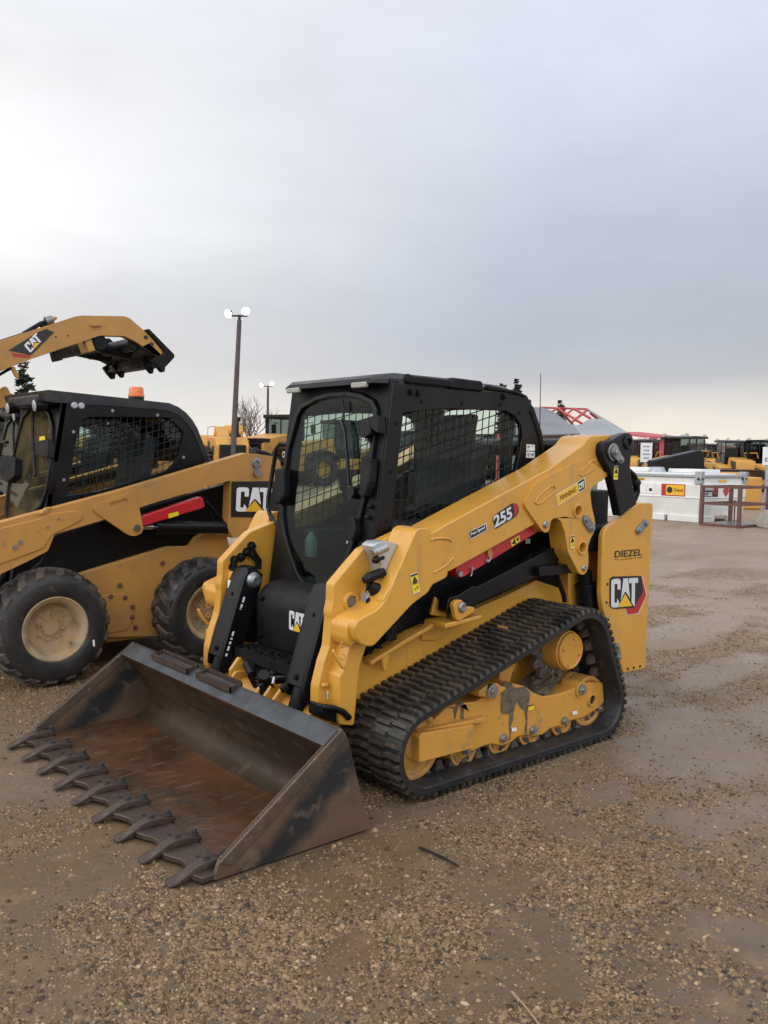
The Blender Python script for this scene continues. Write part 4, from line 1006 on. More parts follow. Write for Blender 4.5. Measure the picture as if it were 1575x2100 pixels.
for s in (1, -1):
    k.mir = s
    k.prism([(-1.50, 1.955), (-1.53, 1.945), (-1.78, 1.945), (-1.80, 1.935), (-1.80, 1.905), (-1.50, 1.905)], .415, .452)
    k.prism([(-1.80, 1.955), (-2.02, 1.952), (-2.04, 1.90), (-1.79, 1.90)], .40, .46)
    k.prism([(-2.08, 1.938), (-2.32, 1.92), (-2.40, 1.90), (-2.38, 1.885), (-2.30, 1.905), (-2.08, 1.91)], .415, .45)
    k.prism([(-2.46, 1.84), (-2.54, 1.70), (-2.58, 1.55), (-2.55, 1.55), (-2.51, 1.68), (-2.43, 1.82)], .415, .45)
k.build('roof_bracket', Mt['black_rough'], rf, bevel=.008)
k = MB()
for q in [(-1.532,0.45,1.863),(-1.58,0.45,1.862),(-2.215,0.45,1.881)]: k.bolt(q, Y, .012, .010)
k.build('roof_bolt', Mt['black'], rf)
for y in (-.31, .27):
    k = MB(); k.box(-1.350, -1.328, y-.06, y+.06, 1.880, 1.908); k.build('work_light', Mt['lamp2'], rf, bevel=.006)
# inside: liner, seat, levers, back frame
k = MB(); k.box(-2.50, -1.45, -.40, .40, 1.84, 1.885); k.box(-2.56, -1.30, -.40, .40, .80, .84); k.box(-2.52, -2.46, -.40, -.33, .84, 1.85); k.box(-2.52, -2.46, .33, .40, .84, 1.85); k.box(-2.52, -2.46, -.4, .4, .84, 1.25); k.box(-2.35, -2.31, .33, .40, .84, 1.85); k.box(-2.35, -2.31, -.40, -.33, .84, 1.85)
k.box(-1.75, -1.42, -.40, -.28, 1.02, 1.12); k.box(-1.75, -1.42, .28, .40, 1.02, 1.12)
k.build('cab_interior', Mt['interior'], LD, bevel=.01, keep=True)
k = MB(); k.box(-2.5, -2.49, -.33, .33, 1.25, 1.84); k.build('rear_glass', Mt['glass_side'], LD, smooth=0)
k = MB(); k.prism(round_poly([(-1.72, 1.06), (-2.18, 1.03), (-2.20, 1.16), (-1.74, 1.18)], .04), -.24, .24); k.prism(round_poly([(-2.10, 1.10), (-2.24, 1.10), (-2.36, 1.62), (-2.24, 1.64)], .05), -.22, .22); k.prism(round_poly([(-2.25, 1.63), (-2.33, 1.63), (-2.37, 1.80), (-2.29, 1.80)], .03), -.12, .12); k.box(-2.2, -1.75, -.2, .2, .84, 1.04)
seat = k.build('seat', Mt['seat'], LD, bevel=.03, seg=3)
for y in (-.30, .30):
    k = MB(); k.prism(round_poly([(-2.2, 1.20), (-1.70, 1.22), (-1.66, 1.27), (-1.72, 1.30), (-2.2, 1.28)], .02), y-.045, y+.045); k.cyl((-1.70, y, 1.29), (-1.69, y, 1.34), .012); k.cyl((-1.69, y, 1.34), (-1.675, y, 1.46), .026, .02)
    k.build('joystick', Mt['interior'], LD, bevel=.006)
k = MB(); k.lathe([(0, 0), (.035, 0), (.036, .01), (.036, .09), (.030, .105), (.016, .125), (.016, .14), (.0, .14)], (-1.42, -.24, .98), Z, 20); k.build('bottle', Mt['bottle'], LD)
# wiper, hinges, handles, mirror bar, aerial
k = MB(); O, U, V, N = FRONT
W3 = lambda pts, n: [O+U*p[0]+V*p[1]+N*n for p in pts]
wp = [(0.092,0.078),(0.125,0.182),(0.184,0.351),(0.253,0.515),(0.284,0.579)]
k.tube(W3(wp, -.030), .006, 6); wp = [(0.12,0.182),(0.161,0.243),(0.214,0.392),(0.253,0.518)]
k.tube(W3(wp, -.045), .008, 6); k.cyl(*W3([(0.273,0.55)], -.05), *W3([(0.273,0.55)], .0), .03)
k.build('wiper', Mt['black'], dr)
hb_ = MB()
for pts in ([(0.268,0.232),(0.301,0.186),(0.358,0.175),(0.387,0.257),(0.337,0.28),(0.278,0.262)], [(0.327,0.396),(0.373,0.372),(0.409,0.377),(0.417,0.492),(0.392,0.568),(0.356,0.569)], [(0.268,0.691),(0.284,0.675),(0.33,0.675),(0.351,0.737),(0.343,0.79),(0.285,0.778)], [(0.358,0.175),(0.423,0.165),(0.441,0.257),(0.382,0.234)]):
    hb_.prism(round_poly(pts, .012), -.055, -.005, FRONT)
for q in [(0.347,0.285),(0.315,0.548),(0.4,0.61),(0.392,0.665)]:
    a, b = W3([q], -.03)[0], W3([q], -.0)[0]; hb_.cyl(a, b, .012)
hb_.build('door_hinge', Mt['black_rough'], dr, bevel=.006)
hb_ = MB(); q = [(0.343,0.287),(0.308,0.799)]
for z in W3(q, -.058): hb_.cyl(z, z+N*.01, .008, seg=10)
hb_.build('hinge_bolt', Mt['zinc'], dr)
k = MB(); k.prism(round_poly([(-0.428,0.449),(-0.336,0.442),(-0.305,0.602),(-0.33,0.642),(-0.382,0.645)], .02), -.06, -.005, FRONT); k.build('door_handle', Mt['black_rough'], dr, bevel=.012)
k = MB(); k.tube([(-1.43, -.44, 1.60), (-1.40, -.53, 1.605), (-1.395, -.565, 1.575), (-1.38, -.585, 1.42), (-1.36, -.59, 1.29), (-1.345, -.57, 1.235), (-1.34, -.52, 1.17), (-1.34, -.44, 1.14)], .013, 10); k.build('grab_bar', Mt['black'], LD)
k = MB(); q = [(-2.569,0.4,2.04)][0]; k.cyl((-2.58, .40, 1.50), (q[0], .40, q[2]), .004, .002, seg=6); k.cyl((-2.58, .40, 1.46), (-2.58, .40, 1.56), .009, seg=8); k.build('aerial', Mt['black'], LD)

# ------------------------------------------------------------------ wheeled skid steer loader beside it
SK = thing('skid_steer_loader', 'dusty wheeled skid steer loader with an orange beacon on its black cab roof', 'loader', (-1.2, -2.77, 0), group='compact loaders parked side by side')
def build_wheel(x, y, z, s, R=.385, w=.30):
    """y is the outer face; s the outward side"""
    D = Y*s
    k = MB(); hubz = [(0, -.115), (.055, -.115), (.060, -.125), (.105, -.135), (.110, -.15)]
    k.lathe(hubz, (x, y, z), D, 36); hub = k.build('wheel', Mt['rim_dusty'], SK, keep=True)
    k = MB(); k.lathe([(.10, -.135), (.125, -.132), (.150, -.125), (.160, -.10), (.170, -.045), (.182, -.028), (.194, -.022), (.205, -.012), (.214, -.014), (.212, -.04), (.20, -.06), (.20, -.16)], (x, y, z), D, 48)
    for i in range(8):
        a = 2*math.pi*i/8+.2; k.cyl(Vector((x+.082*math.cos(a), y, z+.082*math.sin(a)))-D*.132, Vector((x+.082*math.cos(a), y, z+.082*math.sin(a)))-D*.112, .011, seg=6)
    k.cyl(Vector((x-.12, y, z-.11))-D*.10, Vector((x-.12, y, z-.11))-D*.055, .012, seg=10)
    k.build('rim', Mt['rim_dusty'], hub, keep=True)
    k = MB(); k.lathe([(.208, -.05), (.210, -.018), (.222, -.008), (.250, .0), (.300, .002), (.325, -.006), (.332, -.012), (.345, -.020), (R-.022, -.05), (R-.016, -.10), (R-.014, -w/2), (R-.016, -w+.10), (R-.022, -w+.05), (.33, -w), (.22, -w)], (x, y, z), D, 64)
    k.mat(1); n = 18
    for i in range(n):
        for side_ in (0, 1):
            a = 2*math.pi*(i+.5*side_)/n; prev = None
            secs = []
            for t in range(4):
                yy = -w/2+(.01-(t/3)*(w/2-.004))*(1 if side_ else -1); aa = a+(.09-.20*(t/3)); rr_ = R+.004-(.0, .002, .008, .036)[t]
                dd = .036 if t < 3 else .045
                e = Vector((math.cos(aa), 0, math.sin(aa))); tt = Vector((-math.sin(aa), 0, math.cos(aa)))
                ctr = Vector((x, y, z))+D*yy
                secs.append([ctr+e*(rr_-.036)-tt*dd, ctr+e*(rr_-.036)+tt*dd, ctr+e*rr_+tt*dd*.62, ctr+e*rr_-tt*dd*.62])
            k.loft(secs)
    k.build('tyre', [Mt['tyre'], Mt['tread']], hub, keep=True, smooth=40)
    k = MB(); a = -.45; ctr = Vector((x+.27*math.cos(math.pi-a), y, z+.27*math.sin(a))) + D*.003
    k.obox(ctr, D*.001, Vector((.007, 0, 0)), Vector((.002, 0, .022))); k.build('tyre_sticker', Mt['white'], hub)
for x, z in ((-.60, .385), (-1.74, .385)):
    build_wheel(x, -1.90, z, 1); build_wheel(x, -3.64, z, -1)
CY2 = -2.77
def mir2(k): k.mir = 1
k = MB()
ch = [(-0.654,0.583),(-0.87,0.696),(-1.528,0.848),(-1.702,0.839),(-1.75,0.903),(-1.811,0.934),(-2.013,0.918),(-2.125,0.513),(-2.041,0.193),(-1.468,0.185),(-1.067,0.223),(-0.652,0.267)]
for y0, y1 in ((-2.26, -2.2), (-3.34, -3.28)): k.prism(round_poly(ch, .02, 2), y0, y1)
k.box(-2.0, -.42, -3.3, -2.24, .18, .55)
ch2 = k.build('chassis', Mt['yellow_old'], SK, bevel=.006, keep=True)
k = MB()
for y0, y1 in ((-2.2, -2.194), (-3.346, -3.34)):
    k.prism(round_poly([(-1.02,0.528),(-1.062,0.535),(-1.203,0.519),(-1.257,0.465),(-1.257,0.339),(-1.204,0.261),(-1.062,0.257),(-1.02,0.269)], .02), y0, y1)
acc = k.build('access_plate', Mt['yellow_old'], ch2, bevel=.003)
k = MB()
for q in [(-1.084,-2.193,0.517),(-1.189,-2.193,0.5),(-1.244,-2.193,0.428),(-1.241,-2.193,0.353),(-1.15,-2.193,0.592),(-1.477,-2.193,0.73),(-1.266,-2.193,0.275)]: k.bolt(q, Y, .012, .010)
k.build('plate_bolt', Mt['rust_red'], ch2)
k = MB(); k.prism([(-0.463,0.851),(-0.704,0.955),(-1.095,1.061),(-1.355,1.131),(-2.079,1.317),(-2.082,0.909),(-1.742,0.821),(-1.553,0.839),(-0.901,0.677),(-0.613,0.724),(-0.437,0.66)], -2.34, -2.28); k.box(-1.95, -.5, -3.2, -2.34, .55, .95)
k.build('engine_housing', Mt['black_rough'], SK, bevel=.008, keep=True)
# arms
b2 = [(-0.131,1.028),(-0.304,1.077),(-1.108,1.276),(-2.1,1.55),(-2.204,1.544),(-2.338,1.527),(-2.406,1.494),(-2.449,1.034),(-2.064,0.912),(-1.987,0.9),(-1.945,0.976),(-1.962,1.341),(-1.287,1.167),(-1.108,1.107),(-0.646,0.988),(-0.601,0.88),(-0.482,0.824),(-0.302,0.748),(-0.213,0.64),(-0.125,0.387)]
for y0, y1 in ((-2.16, -2.06), (-3.48, -3.38)):
    k = MB(); k.prism(round_poly(b2, .015, 3), y0, y1)
    arm = k.build('lift_arm', Mt['yellow_old'], SK, bevel=.008)
    o = y1+2.06
    k = MB()
    hole = round_poly([(-1.01,1.176),(-1.028,1.191),(-1.131,1.219),(-1.149,1.209),(-1.138,1.189),(-1.028,1.158)], .01)
    k.prism(round_poly([(-0.899,1.151),(-0.914,1.176),(-1.166,1.262),(-1.194,1.259),(-1.211,1.232),(-1.261,1.004),(-1.244,0.967),(-1.194,0.953),(-1.155,0.96),(-0.92,1.124)], .02), y1-.03, y1+.012, holes=[hole])
    k.build('gusset_plate', Mt['yellow_old'], arm, bevel=.004)
    k = MB(); k.prism(round_poly([(-0.255,1.031),(-0.539,1.094),(-0.625,1.127),(-0.777,1.143),(-0.828,1.121),(-0.826,1.079),(-0.618,0.981),(-0.568,0.899),(-0.417,0.851),(-0.253,0.8)], .02), y1-.02, y1+.010); k.build('arm_overlay', Mt['yellow_old'], arm, bevel=.004)
    k = MB(); k.prism([(q[0], q[1]) for q in [(-0.539,1.122),(-0.588,1.166),(-0.631,1.17),(-0.588,1.128)]], y1-.02, y1+.014); k.build('cast_ear', Mt['yellow_old'], arm, bevel=.004)
    k = MB()
    for q, r in zip([(-0.423,-2.048,0.948),(-0.391,-2.048,0.918),(-0.668,-2.048,1.093),(-0.597,-2.048,1.042),(-1.21,-2.048,1.01)], (.014, .014, .007, .007, .026)): k.cyl(Vector(q)+Y*(o-.01), Vector(q)+Y*(o+.012), r, seg=14)
    q = Vector([(-2.187,-2.06,1.399)][0])+Y*o; k.cyl(q-Y*.02, q+Y*.03, .032, seg=20)
    q = Vector([(-2.186,-2.06,1.471)][0])+Y*o; k.lathe([(.016, .012), (.03, .014), (.04, .01), (.042, 0)], q, Y, 24); k.cyl(q, q+Y*.008, .016, seg=12)
    k.build('arm_pin', Mt['steel'], arm)
    k = MB(); k.prism(round_poly([(-1.251,1.079),(-1.279,1.098),(-1.714,1.221),(-1.733,1.206),(-1.749,1.149),(-1.73,1.135),(-1.272,1.02),(-1.258,1.024)], .008), y1-.06, y1+.0); br = k.build('safety_brace', Mt['red'], SK, bevel=.006)
    if o == 0:
        k = MB(); k.poly([(-1.453,-2.058,1.1),(-1.534,-2.058,1.118),(-1.537,-2.058,1.09),(-1.459,-2.058,1.068)]); k.build('warning_decal', Mt['warn'], br)
    k = MB(); A, B = [(-1.304,-2.12,1.008),(-1.981,-2.12,0.978)]; A, B = Vector(A)+Y*o, Vector(B)+Y*o; k.cyl(A+(B-A)*.13, B, .048, seg=22); k.cyl(A+(B-A)*.11, A+(B-A)*.16, .054, seg=22); lc = k.build('lift_cylinder', Mt['black'], SK)
    k = MB(); k.cyl(A-(B-A)*.12, A+(B-A)*.13, .02, seg=16); k.build('cylinder_rod', Mt['chrome'], lc)
    if o == 0:
        k = MB(); k.tube([(-1.8,-2.15,1.178),(-1.865,-2.15,1.119),(-1.931,-2.15,1.044),(-1.99,-2.15,0.983)], .014, 8); k.tube([(-1.795,-2.17,1.156),(-1.844,-2.17,1.104),(-1.877,-2.17,1.03),(-1.861,-2.17,0.986)], .012, 8); k.tube([(-0.511,-2.12,0.75),(-0.572,-2.12,0.796),(-0.623,-2.12,0.896),(-0.604,-2.12,0.948)], .011, 8); k.build('hydraulic_hose', Mt['black_rough'], SK)
        k = MB(); k.tube([(-2.219,-2.1,1.559),(-2.295,-2.1,1.546),(-2.381,-2.1,1.513),(-2.469,-2.1,1.465)], .022, 8); k.build('hydraulic_hose', Mt['black_rough'], SK)
        k = MB(); k.mat(2).poly([(-1.967,-2.056,1.333),(-2.477,-2.056,1.334),(-2.481,-2.056,1.041),(-1.965,-2.056,1.064)]); cat_logo(k, *[(-2.004,-2.053,1.104),(-2.32,-2.053,1.096),(-2.012,-2.053,1.289)], 0, 1); k.mat(0); write(k, '2', *[(-2.38,-2.053,1.185),(-2.434,-2.053,1.182),(-2.378,-2.053,1.263)], bold=.03)
        k.build('logo_decal', [Mt['white'], Mt['orange_y'], Mt['dark_decal']], arm)
# cab
win2 = [(-0.927,1.746),(-0.992,1.781),(-1.258,1.793),(-1.54,1.8),(-1.642,1.771),(-1.72,1.7),(-1.714,1.626),(-1.668,1.486),(-1.587,1.403),(-1.051,1.252),(-0.831,1.225),(-0.853,1.351)]
side2 = [(-0.797,1.87),(-1.602,1.857),(-1.728,1.806),(-1.804,1.724),(-1.846,1.64),(-1.891,1.502),(-1.907,1.416),(-1.051,1.192),(-0.684,1.103)]
for y0, y1, s in ((-2.38, -2.35, 1), (-3.19, -3.16, -1)):
    k = MB(); k.prism(side2, y0, y1, holes=[win2]); sd = k.build('cab_side', Mt['black'], SK, bevel=.005)
    k = MB(); grid_bars(k, inset(win2, -.01), XZ, (math.radians(164.5), math.radians(93.5)), .050, .0032, (y0+y1)/2); k.build('wire_guard', Mt['black'], sd, keep=True)
    k = MB(); k.prism(inset(win2, -.005), y0+.002, y0+.006); k.build('side_glass', Mt['glass_side'], sd, smooth=0)
    if s > 0:
        k = MB()
        for q in [(-0.88,-2.35,1.672),(-0.812,-2.35,1.337),(-1.162,-2.35,1.833),(-1.507,-2.35,1.817),(-1.721,-2.35,1.508)]: k.bolt(q, Y, .008, .006)
        k.build('guard_bolt', Mt['zinc'], sd)
        k = MB()
        for q in [(-0.887,-2.35,1.856),(-0.936,-2.35,1.856)]: k.lathe([(0, .012), (.018, .012), (.024, .004), (.024, 0)], q, Y, 18)
        k.build('guard_knob', Mt['lamp'], sd)
k = MB(); k.strip([(-0.666,1.943),(-0.708,1.952),(-1.258,1.928),(-1.602,1.911),(-1.676,1.885),(-1.739,1.846),(-1.792,1.793),(-1.834,1.731),(-1.87,1.652),(-1.906,1.567),(-1.94,1.475)], [(-0.684,1.873),(-0.74,1.869),(-1.258,1.865),(-1.591,1.857),(-1.655,1.836),(-1.708,1.803),(-1.755,1.756),(-1.799,1.701),(-1.834,1.629),(-1.868,1.555),(-1.899,1.47)], -3.19, -2.345); rf2 = k.build('cab_roof', Mt['black_top'], SK, keep=True, smooth=50)
k = MB(); k.box(-.82, -.665, -3.10, -2.42, 1.84, 1.93); k.build('roof_visor', Mt['black'], rf2, bevel=.02)
for y in (-2.43, -3.02):
    k = MB(); k.cyl((-.72, y, 1.855), (-.64, y, 1.845), .045, seg=24); hl = k.build('work_light', Mt['black'], rf2, bevel=.004)
    k = MB(); k.lathe([(0, .006), (.03, .004), (.04, 0)], (-.64, y, 1.845), (1, 0, -.1), 24); k.build('lamp_lens', Mt['lamp'], hl)
q = Vector([(-1.431,-2.55,1.941)][0])
k = MB(); k.cyl(q-Z*.04, q+Z*.015, .058, seg=24); k.build('beacon_base', Mt['black'], rf2)
k = MB(); k.lathe([(0, .088), (.045, .088), (.052, .078), (.055, .035), (.060, .030), (.060, .015)], q, Z, 28); k.build('beacon', Mt['amber'], rf2)
gl2 = [(-0.175,0.01),(-0.026,0.002),(0.113,0.019),(0.255,0.083),(0.339,0.164),(0.394,0.311),(0.419,0.467),(0.417,0.622),(0.363,0.721),(0.195,0.796),(-0.061,0.832),(-0.338,0.867),(-0.399,0.796),(-0.422,0.637),(-0.412,0.4),(-0.377,0.229),(-0.317,0.08)]
k = MB(); k.prism([(-.42, -.03), (.42, -.03), (.42, 1.0), (-.42, 1.0)], 0, .04, FRONT2, holes=[inset(gl2, -.01)]); k.build('cab_front', Mt['black_rough'], SK, bevel=.005)
k = MB(); k.prism(inset(gl2, -.008), -.02, .01, FRONT2, holes=[inset(gl2, .018)]); dr2 = k.build('cab_door', Mt['black'], SK, bevel=.004)
k = MB(); k.prism(inset(gl2, .01), -.006, -.002, FRONT2); k.build('windscreen', Mt['glass_dirty'], dr2, smooth=0)
k = MB(); O, U, V, N = FRONT2
wp = [O+U*p[0]+V*p[1]-N*.03 for p in [(-0.045,0.06),(-0.025,0.159),(0.07,0.333),(0.204,0.521)]]
k.tube(wp, .012, 6); k.build('wiper', Mt['black'], dr2)
k = MB(); k.prism(round_poly([(0.142,0.282),(0.4,0.263),(0.44,0.389),(0.181,0.372)], .01), -.05, 0, FRONT2); k.build('door_latch', Mt['black_rough'], dr2, bevel=.006)
k = MB(); pp = [(0.146,0.24),(0.251,0.237),(0.276,0.262),(0.154,0.27)]; k.poly([O+U*p[0]+V*p[1]-N*.024 for p in pp]); k.build('warning_decal', Mt['warn'], dr2)
k = MB(); k.prism(round_poly([(-0.615,0.403),(-0.403,0.384),(-0.212,0.408),(-0.165,0.543),(-0.305,0.59),(-0.48,0.574)], .02), -.06, 0, FRONT2); k.build('door_handle', Mt['black_rough'], dr2, bevel=.012)
k = MB(); gb = [O+U*p[0]+V*p[1]-N*.06 for p in [(-0.449,0.287),(-0.583,0.291),(-0.653,0.326),(-0.627,0.557),(-0.602,0.644),(-0.395,0.678)]]; k.tube(gb, .014, 8); k.build('grab_bar', Mt['black'], SK)
k = MB(); k.box(-1.85, -.8, -3.15, -2.40, .92, .96); k.box(-1.85, -1.80, -3.15, -2.40, .96, 1.22); k.build('cab_interior', Mt['interior'], SK, bevel=.01, keep=True)
k = MB(); k.prism(round_poly([(-1.02, 1.10), (-1.46, 1.08), (-1.48, 1.20), (-1.02, 1.22)], .04), CY2-.24, CY2+.24); k.prism(round_poly([(-1.40, 1.14), (-1.52, 1.14), (-1.62, 1.66), (-1.52, 1.68)], .05), CY2-.22, CY2+.22); k.build('seat', Mt['seat'], SK, bevel=.03)
k = MB(); k.prism([(-.55, .2), (-.42, .25), (-.30, .50), (-.48, .52), (-.62, .90), (-.66, .5)], -3.25, -2.30); k.build('front_frame', Mt['yellow_old'], SK, bevel=.01)
for s, y in ((1, -2.5), (-1, -3.04)):
    k = MB(); k.cyl((-.52, y, .82), (-.30, y, .38), .05, seg=20); k.build('tilt_cylinder', Mt['black'], SK)

# the next loader in the row, cut by the edge of the photo
S4 = copy_tree(SK); S4.location = (-1.2-.55, -2.77-2.25, 0)
tag(S4, 'dark caged loader cut off by the left edge behind the beacon loader', 'loader')

# ------------------------------------------------------------------ loader with its arm up
S3 = copy_tree(SK, skip=('lift_arm', 'safety_brace', 'lift_cylinder', 'hydraulic_hose', 'work_light', 'beacon', 'beacon_base'))
S3.location = (.75, -5.42, 0); S3.rotation_euler = (0, 0, math.pi)
tag(S3, 'loader with its yellow arm raised high against the sky, black coupler at the tip', 'loader')
AY = -4.75
AY = -4.75
def to_local(root, mb):
    mi = (Matrix.Translation(root.location) @ root.rotation_euler.to_matrix().to_4x4()).inverted()
    mb.v = [tuple(mi @ Vector(p)) for p in mb.v]; return mb

a3 = [(0.606,1.751),(-0.141,2.113),(-1.096,2.536),(-1.793,2.842),(-1.862,2.86),(-2.293,2.904),(-2.348,2.89),(-2.513,2.775),(-2.622,2.678),(-2.711,2.584),(-2.685,2.546),(-2.636,2.535),(-2.418,2.658),(-2.293,2.703),(-2.038,2.683),(-1.701,2.536),(-1.342,2.381),(-1.094,2.257),(-0.136,1.809),(0.612,1.447)]
arms3 = []
for y0, y1, m_ in ((AY-.10, AY, 'yellow_old'), (AY-1.30, AY-1.20, 'black_rough')):  # far arm is yellow too; its deep shade is put in as black
    k = MB(); k.prism(round_poly(a3, .02, 3), y0, y1); arms3.append(to_local(S3, k).build('lift_arm', Mt[m_], S3, bevel=.01, local=True))
k = MB()
for (x, z), r in zip([(-2.519,2.716),(-2.583,2.654),(-1.605,2.627),(-1.721,2.65)], (.022, .020, .008, .008)): k.cyl((x, AY-.002, z), (x, AY+.003, z), r, seg=14)
to_local(S3, k).build('pin_hole', Mt['dark_decal'], arms3[0], local=True)
k = MB(); k.prism([(-1.941,2.781),(-2.047,2.796),(-2.05,2.779),(-1.943,2.762)], AY, AY+.03); to_local(S3, k).build('step_tab', Mt['yellow_old'], arms3[0], local=True)
k = MB(); k.prism([(-1.894,2.617),(-1.961,2.638),(-2.002,2.536),(-1.931,2.51)], AY-.22, AY-.02); to_local(S3, k).build('hose_bracket', Mt['yellow_old'], arms3[0], local=True, bevel=.006)
k = MB(); k.prism([(-1.198,2.309),(-1.235,2.315),(-1.277,2.228),(-1.261,2.205),(-1.234,2.23)], AY-.06, AY-.03); to_local(S3, k).build('hose_bracket', Mt['yellow_old'], arms3[0], local=True, bevel=.004)
k = MB(); k.prism([(-1.594,2.486),(-1.712,2.525),(-1.712,2.497),(-1.672,2.477),(-1.683,2.416),(-1.621,2.396)], AY-.16, AY-.03); to_local(S3, k).build('arm_stop', Mt['black_rough'], arms3[0], local=True, bevel=.006)
k = MB(); k.tube([(-1.325,-4.81,2.631),(-1.423,-4.81,2.702),(-1.488,-4.81,2.748),(-1.527,-4.81,2.763),(-1.544,-4.81,2.793),(-1.538,-4.81,2.806)], .02, 8); k.tube([(-1.477,-4.81,2.721),(-1.532,-4.81,2.742),(-1.577,-4.81,2.758)], .018, 8); k.tube([(-1.028,-4.81,2.197),(-1.111,-4.81,2.235),(-1.174,-4.81,2.278),(-1.206,-4.81,2.297)], .014, 8); to_local(S3, k).build('hydraulic_hose', Mt['black_rough'], arms3[0], local=True)
k = MB(); k.cyl(*[(-1.527,-4.81,2.771),(-1.594,-4.81,2.796)], .04, seg=14); k.mat(1); k.cyl(*[(-1.588,-4.81,2.796),(-1.635,-4.81,2.817)], .028, .012, seg=14); to_local(S3, k).build('quick_coupler', [Mt['steel'], Mt['yellow_old']], arms3[0], local=True)
k = MB(); k.mat(2).poly([(-1.169,-4.746,2.457),(-1.445,-4.746,2.656),(-1.516,-4.746,2.692),(-1.588,-4.746,2.667),(-1.373,-4.746,2.431)]); k.mat(3).poly([(-1.19,-4.746,2.436),(-1.373,-4.746,2.427),(-1.348,-4.746,2.405),(-1.219,-4.746,2.404)])
cat_logo(k, *[(-1.365,-4.743,2.452),(-1.478,-4.743,2.58),(-1.306,-4.743,2.517)], 0, 1); to_local(S3, k).build('logo_decal', [Mt['white'], Mt['orange_y'], Mt['dark_decal'], Mt['red_decal']], arms3[0], local=True)
cpz = [(-2.5,2.791),(-2.551,2.806),(-2.834,2.569),(-2.831,2.537),(-2.73,2.428),(-2.723,2.379),(-2.688,2.374),(-2.625,2.441),(-2.584,2.5),(-2.636,2.535),(-2.688,2.543),(-2.714,2.585),(-2.622,2.684)]
k = MB()
for y0, y1 in ((AY-.05, AY+.02), (AY-.30, AY-.25), (AY-1.05, AY-1.0), (AY-1.32, AY-1.25)): k.prism(cpz, y0, y1)
lowz = [(-2.443,2.607),(-2.636,2.529),(-2.625,2.441),(-2.728,2.428),(-2.781,2.493),(-2.558,2.678)]
k.prism(lowz, AY-1.28, AY)
A = [(-2.424,-4.75,2.641)][0]; k.cyl((A[0], AY-1.25, A[2]), (A[0], AY-.05, A[2]), .07, seg=20)
A = [(-2.061,-4.75,2.57)][0]; k.cyl((A[0], AY-1.25, A[2]+.05), (A[0], AY-.05, A[2]+.05), .08, seg=20)
to_local(S3, k).build('bucket_coupler', Mt['black_rough'], S3, local=True, bevel=.012, keep=True)
k = MB(); k.prism([(-1.017,1.916),(-1.222,2.134),(-1.257,2.153),(-1.283,2.138),(-1.315,2.069),(-1.311,1.941),(-1.018,1.926)], AY-.46, AY-.4); to_local(S3, k).build('link_plate', Mt['yellow_old'], S3, local=True, bevel=.01)
for y in (AY-.38, AY-.92):
    k = MB(); P, Q = [(-2.073,-4.75,2.629),(-2.519,-4.75,2.578)]; k.cyl((P[0], y, P[2]), (Q[0], y, Q[2]), .06, seg=18); to_local(S3, k).build('tilt_cylinder', Mt['black_rough'], S3, local=True)

# ------------------------------------------------------------------ right side of the yard: tank, rack, sign, block
TK = thing('fuel_tank', 'white steel fuel tank with grey corner blocks and coloured stickers', 'tank', (-20.5, -9.6, 0))
TX0, TX1, TY0, TY1 = -21.7, -19.3, -11.3, -8.1
k = MB()
def ring(z, d): return [(TX0-d, TY0-d, z), (TX1+d, TY0-d, z), (TX1+d, TY1+d, z), (TX0-d, TY1+d, z)]
k.loft([ring(.14, -.05), ring(.62, .0), ring(.635, .025), ring(.65, 0), ring(.98, 0), ring(1.02, -.05), ring(1.16, -.05)])
k.build('tank_body', Mt['tank'], TK, bevel=.015, keep=True)
k = MB()
for x0, x1 in ((TX0+.2, TX0+.9), (TX1-.75, TX1-.1)):
    k.box(x0, x1, TY1-.10, TY1+.02, 0, .15)
for y0, y1 in ((TY0+.2, TY0+.8), (TY1-1.6, TY1-1.0), (TY1-.9, TY1-.0)): k.box(TX1-.12, TX1+.03, y0, y1, 0, .16)
k.build('fork_pocket', Mt['tank'], TK, bevel=.01)
k = MB(); k.box(TX0, TX1, TY1-.14, TY1+.0, 1.17, 1.235); k.box(TX0, TX1, TY0, TY0+.14, 1.17, 1.235); k.box(TX1-.14, TX1, TY0+.14, TY1-.14, 1.17, 1.235); k.box(TX0, TX0+.14, TY0+.14, TY1-.14, 1.17, 1.235)
k.build('top_rail', Mt['galv'], TK, bevel=.008, keep=True)
for x, y in ((TX0+.05, TY1-.06), (TX1-.06, TY1-.06), (TX1-.06, TY0+.06), (TX0+.05, TY0+.06)):
    k = MB(); k.box(x-.09, x+.09, y-.09, y+.09, 1.0, 1.33); cb = k.build('corner_block', Mt['galv'], TK, bevel=.012)
    k = MB(); k.cyl((x+.085, y+.02, 1.13), (x+.094, y+.02, 1.13), .040, seg=14); k.cyl((x, y+.085, 1.13), (x, y+.094, 1.13), .040, seg=14); k.build('lifting_hole', Mt['dark_decal'], cb)
k = MB(); k.box(TX0+.2, TX1-.2, TY0+.2, TY1-.2, 1.16, 1.27); k.build('tank_lid', Mt['tank'], TK, bevel=.02)
k = MB(); k.box(-21.2, -20.2, -9.6, -8.6, 1.27, 1.38); k.box(-21.1, -20.3, -11.0, -10.3, 1.27, 1.40); k.build('hatch', Mt['tank'], TK, bevel=.02)
k = MB(); k.cyl((-19.9, -9.75, 1.26), (-19.9, -9.75, 1.42), .25, .17, seg=14); k.build('vent_cap', Mt['galv'], TK, bevel=.02)
def plate(k, x, y0, y1, z0, z1, i): k.mat(i).poly([(x, y0, z0), (x, y1, z0), (x, y1, z1), (x, y0, z1)])
XF = TX1+.008
k = MB()
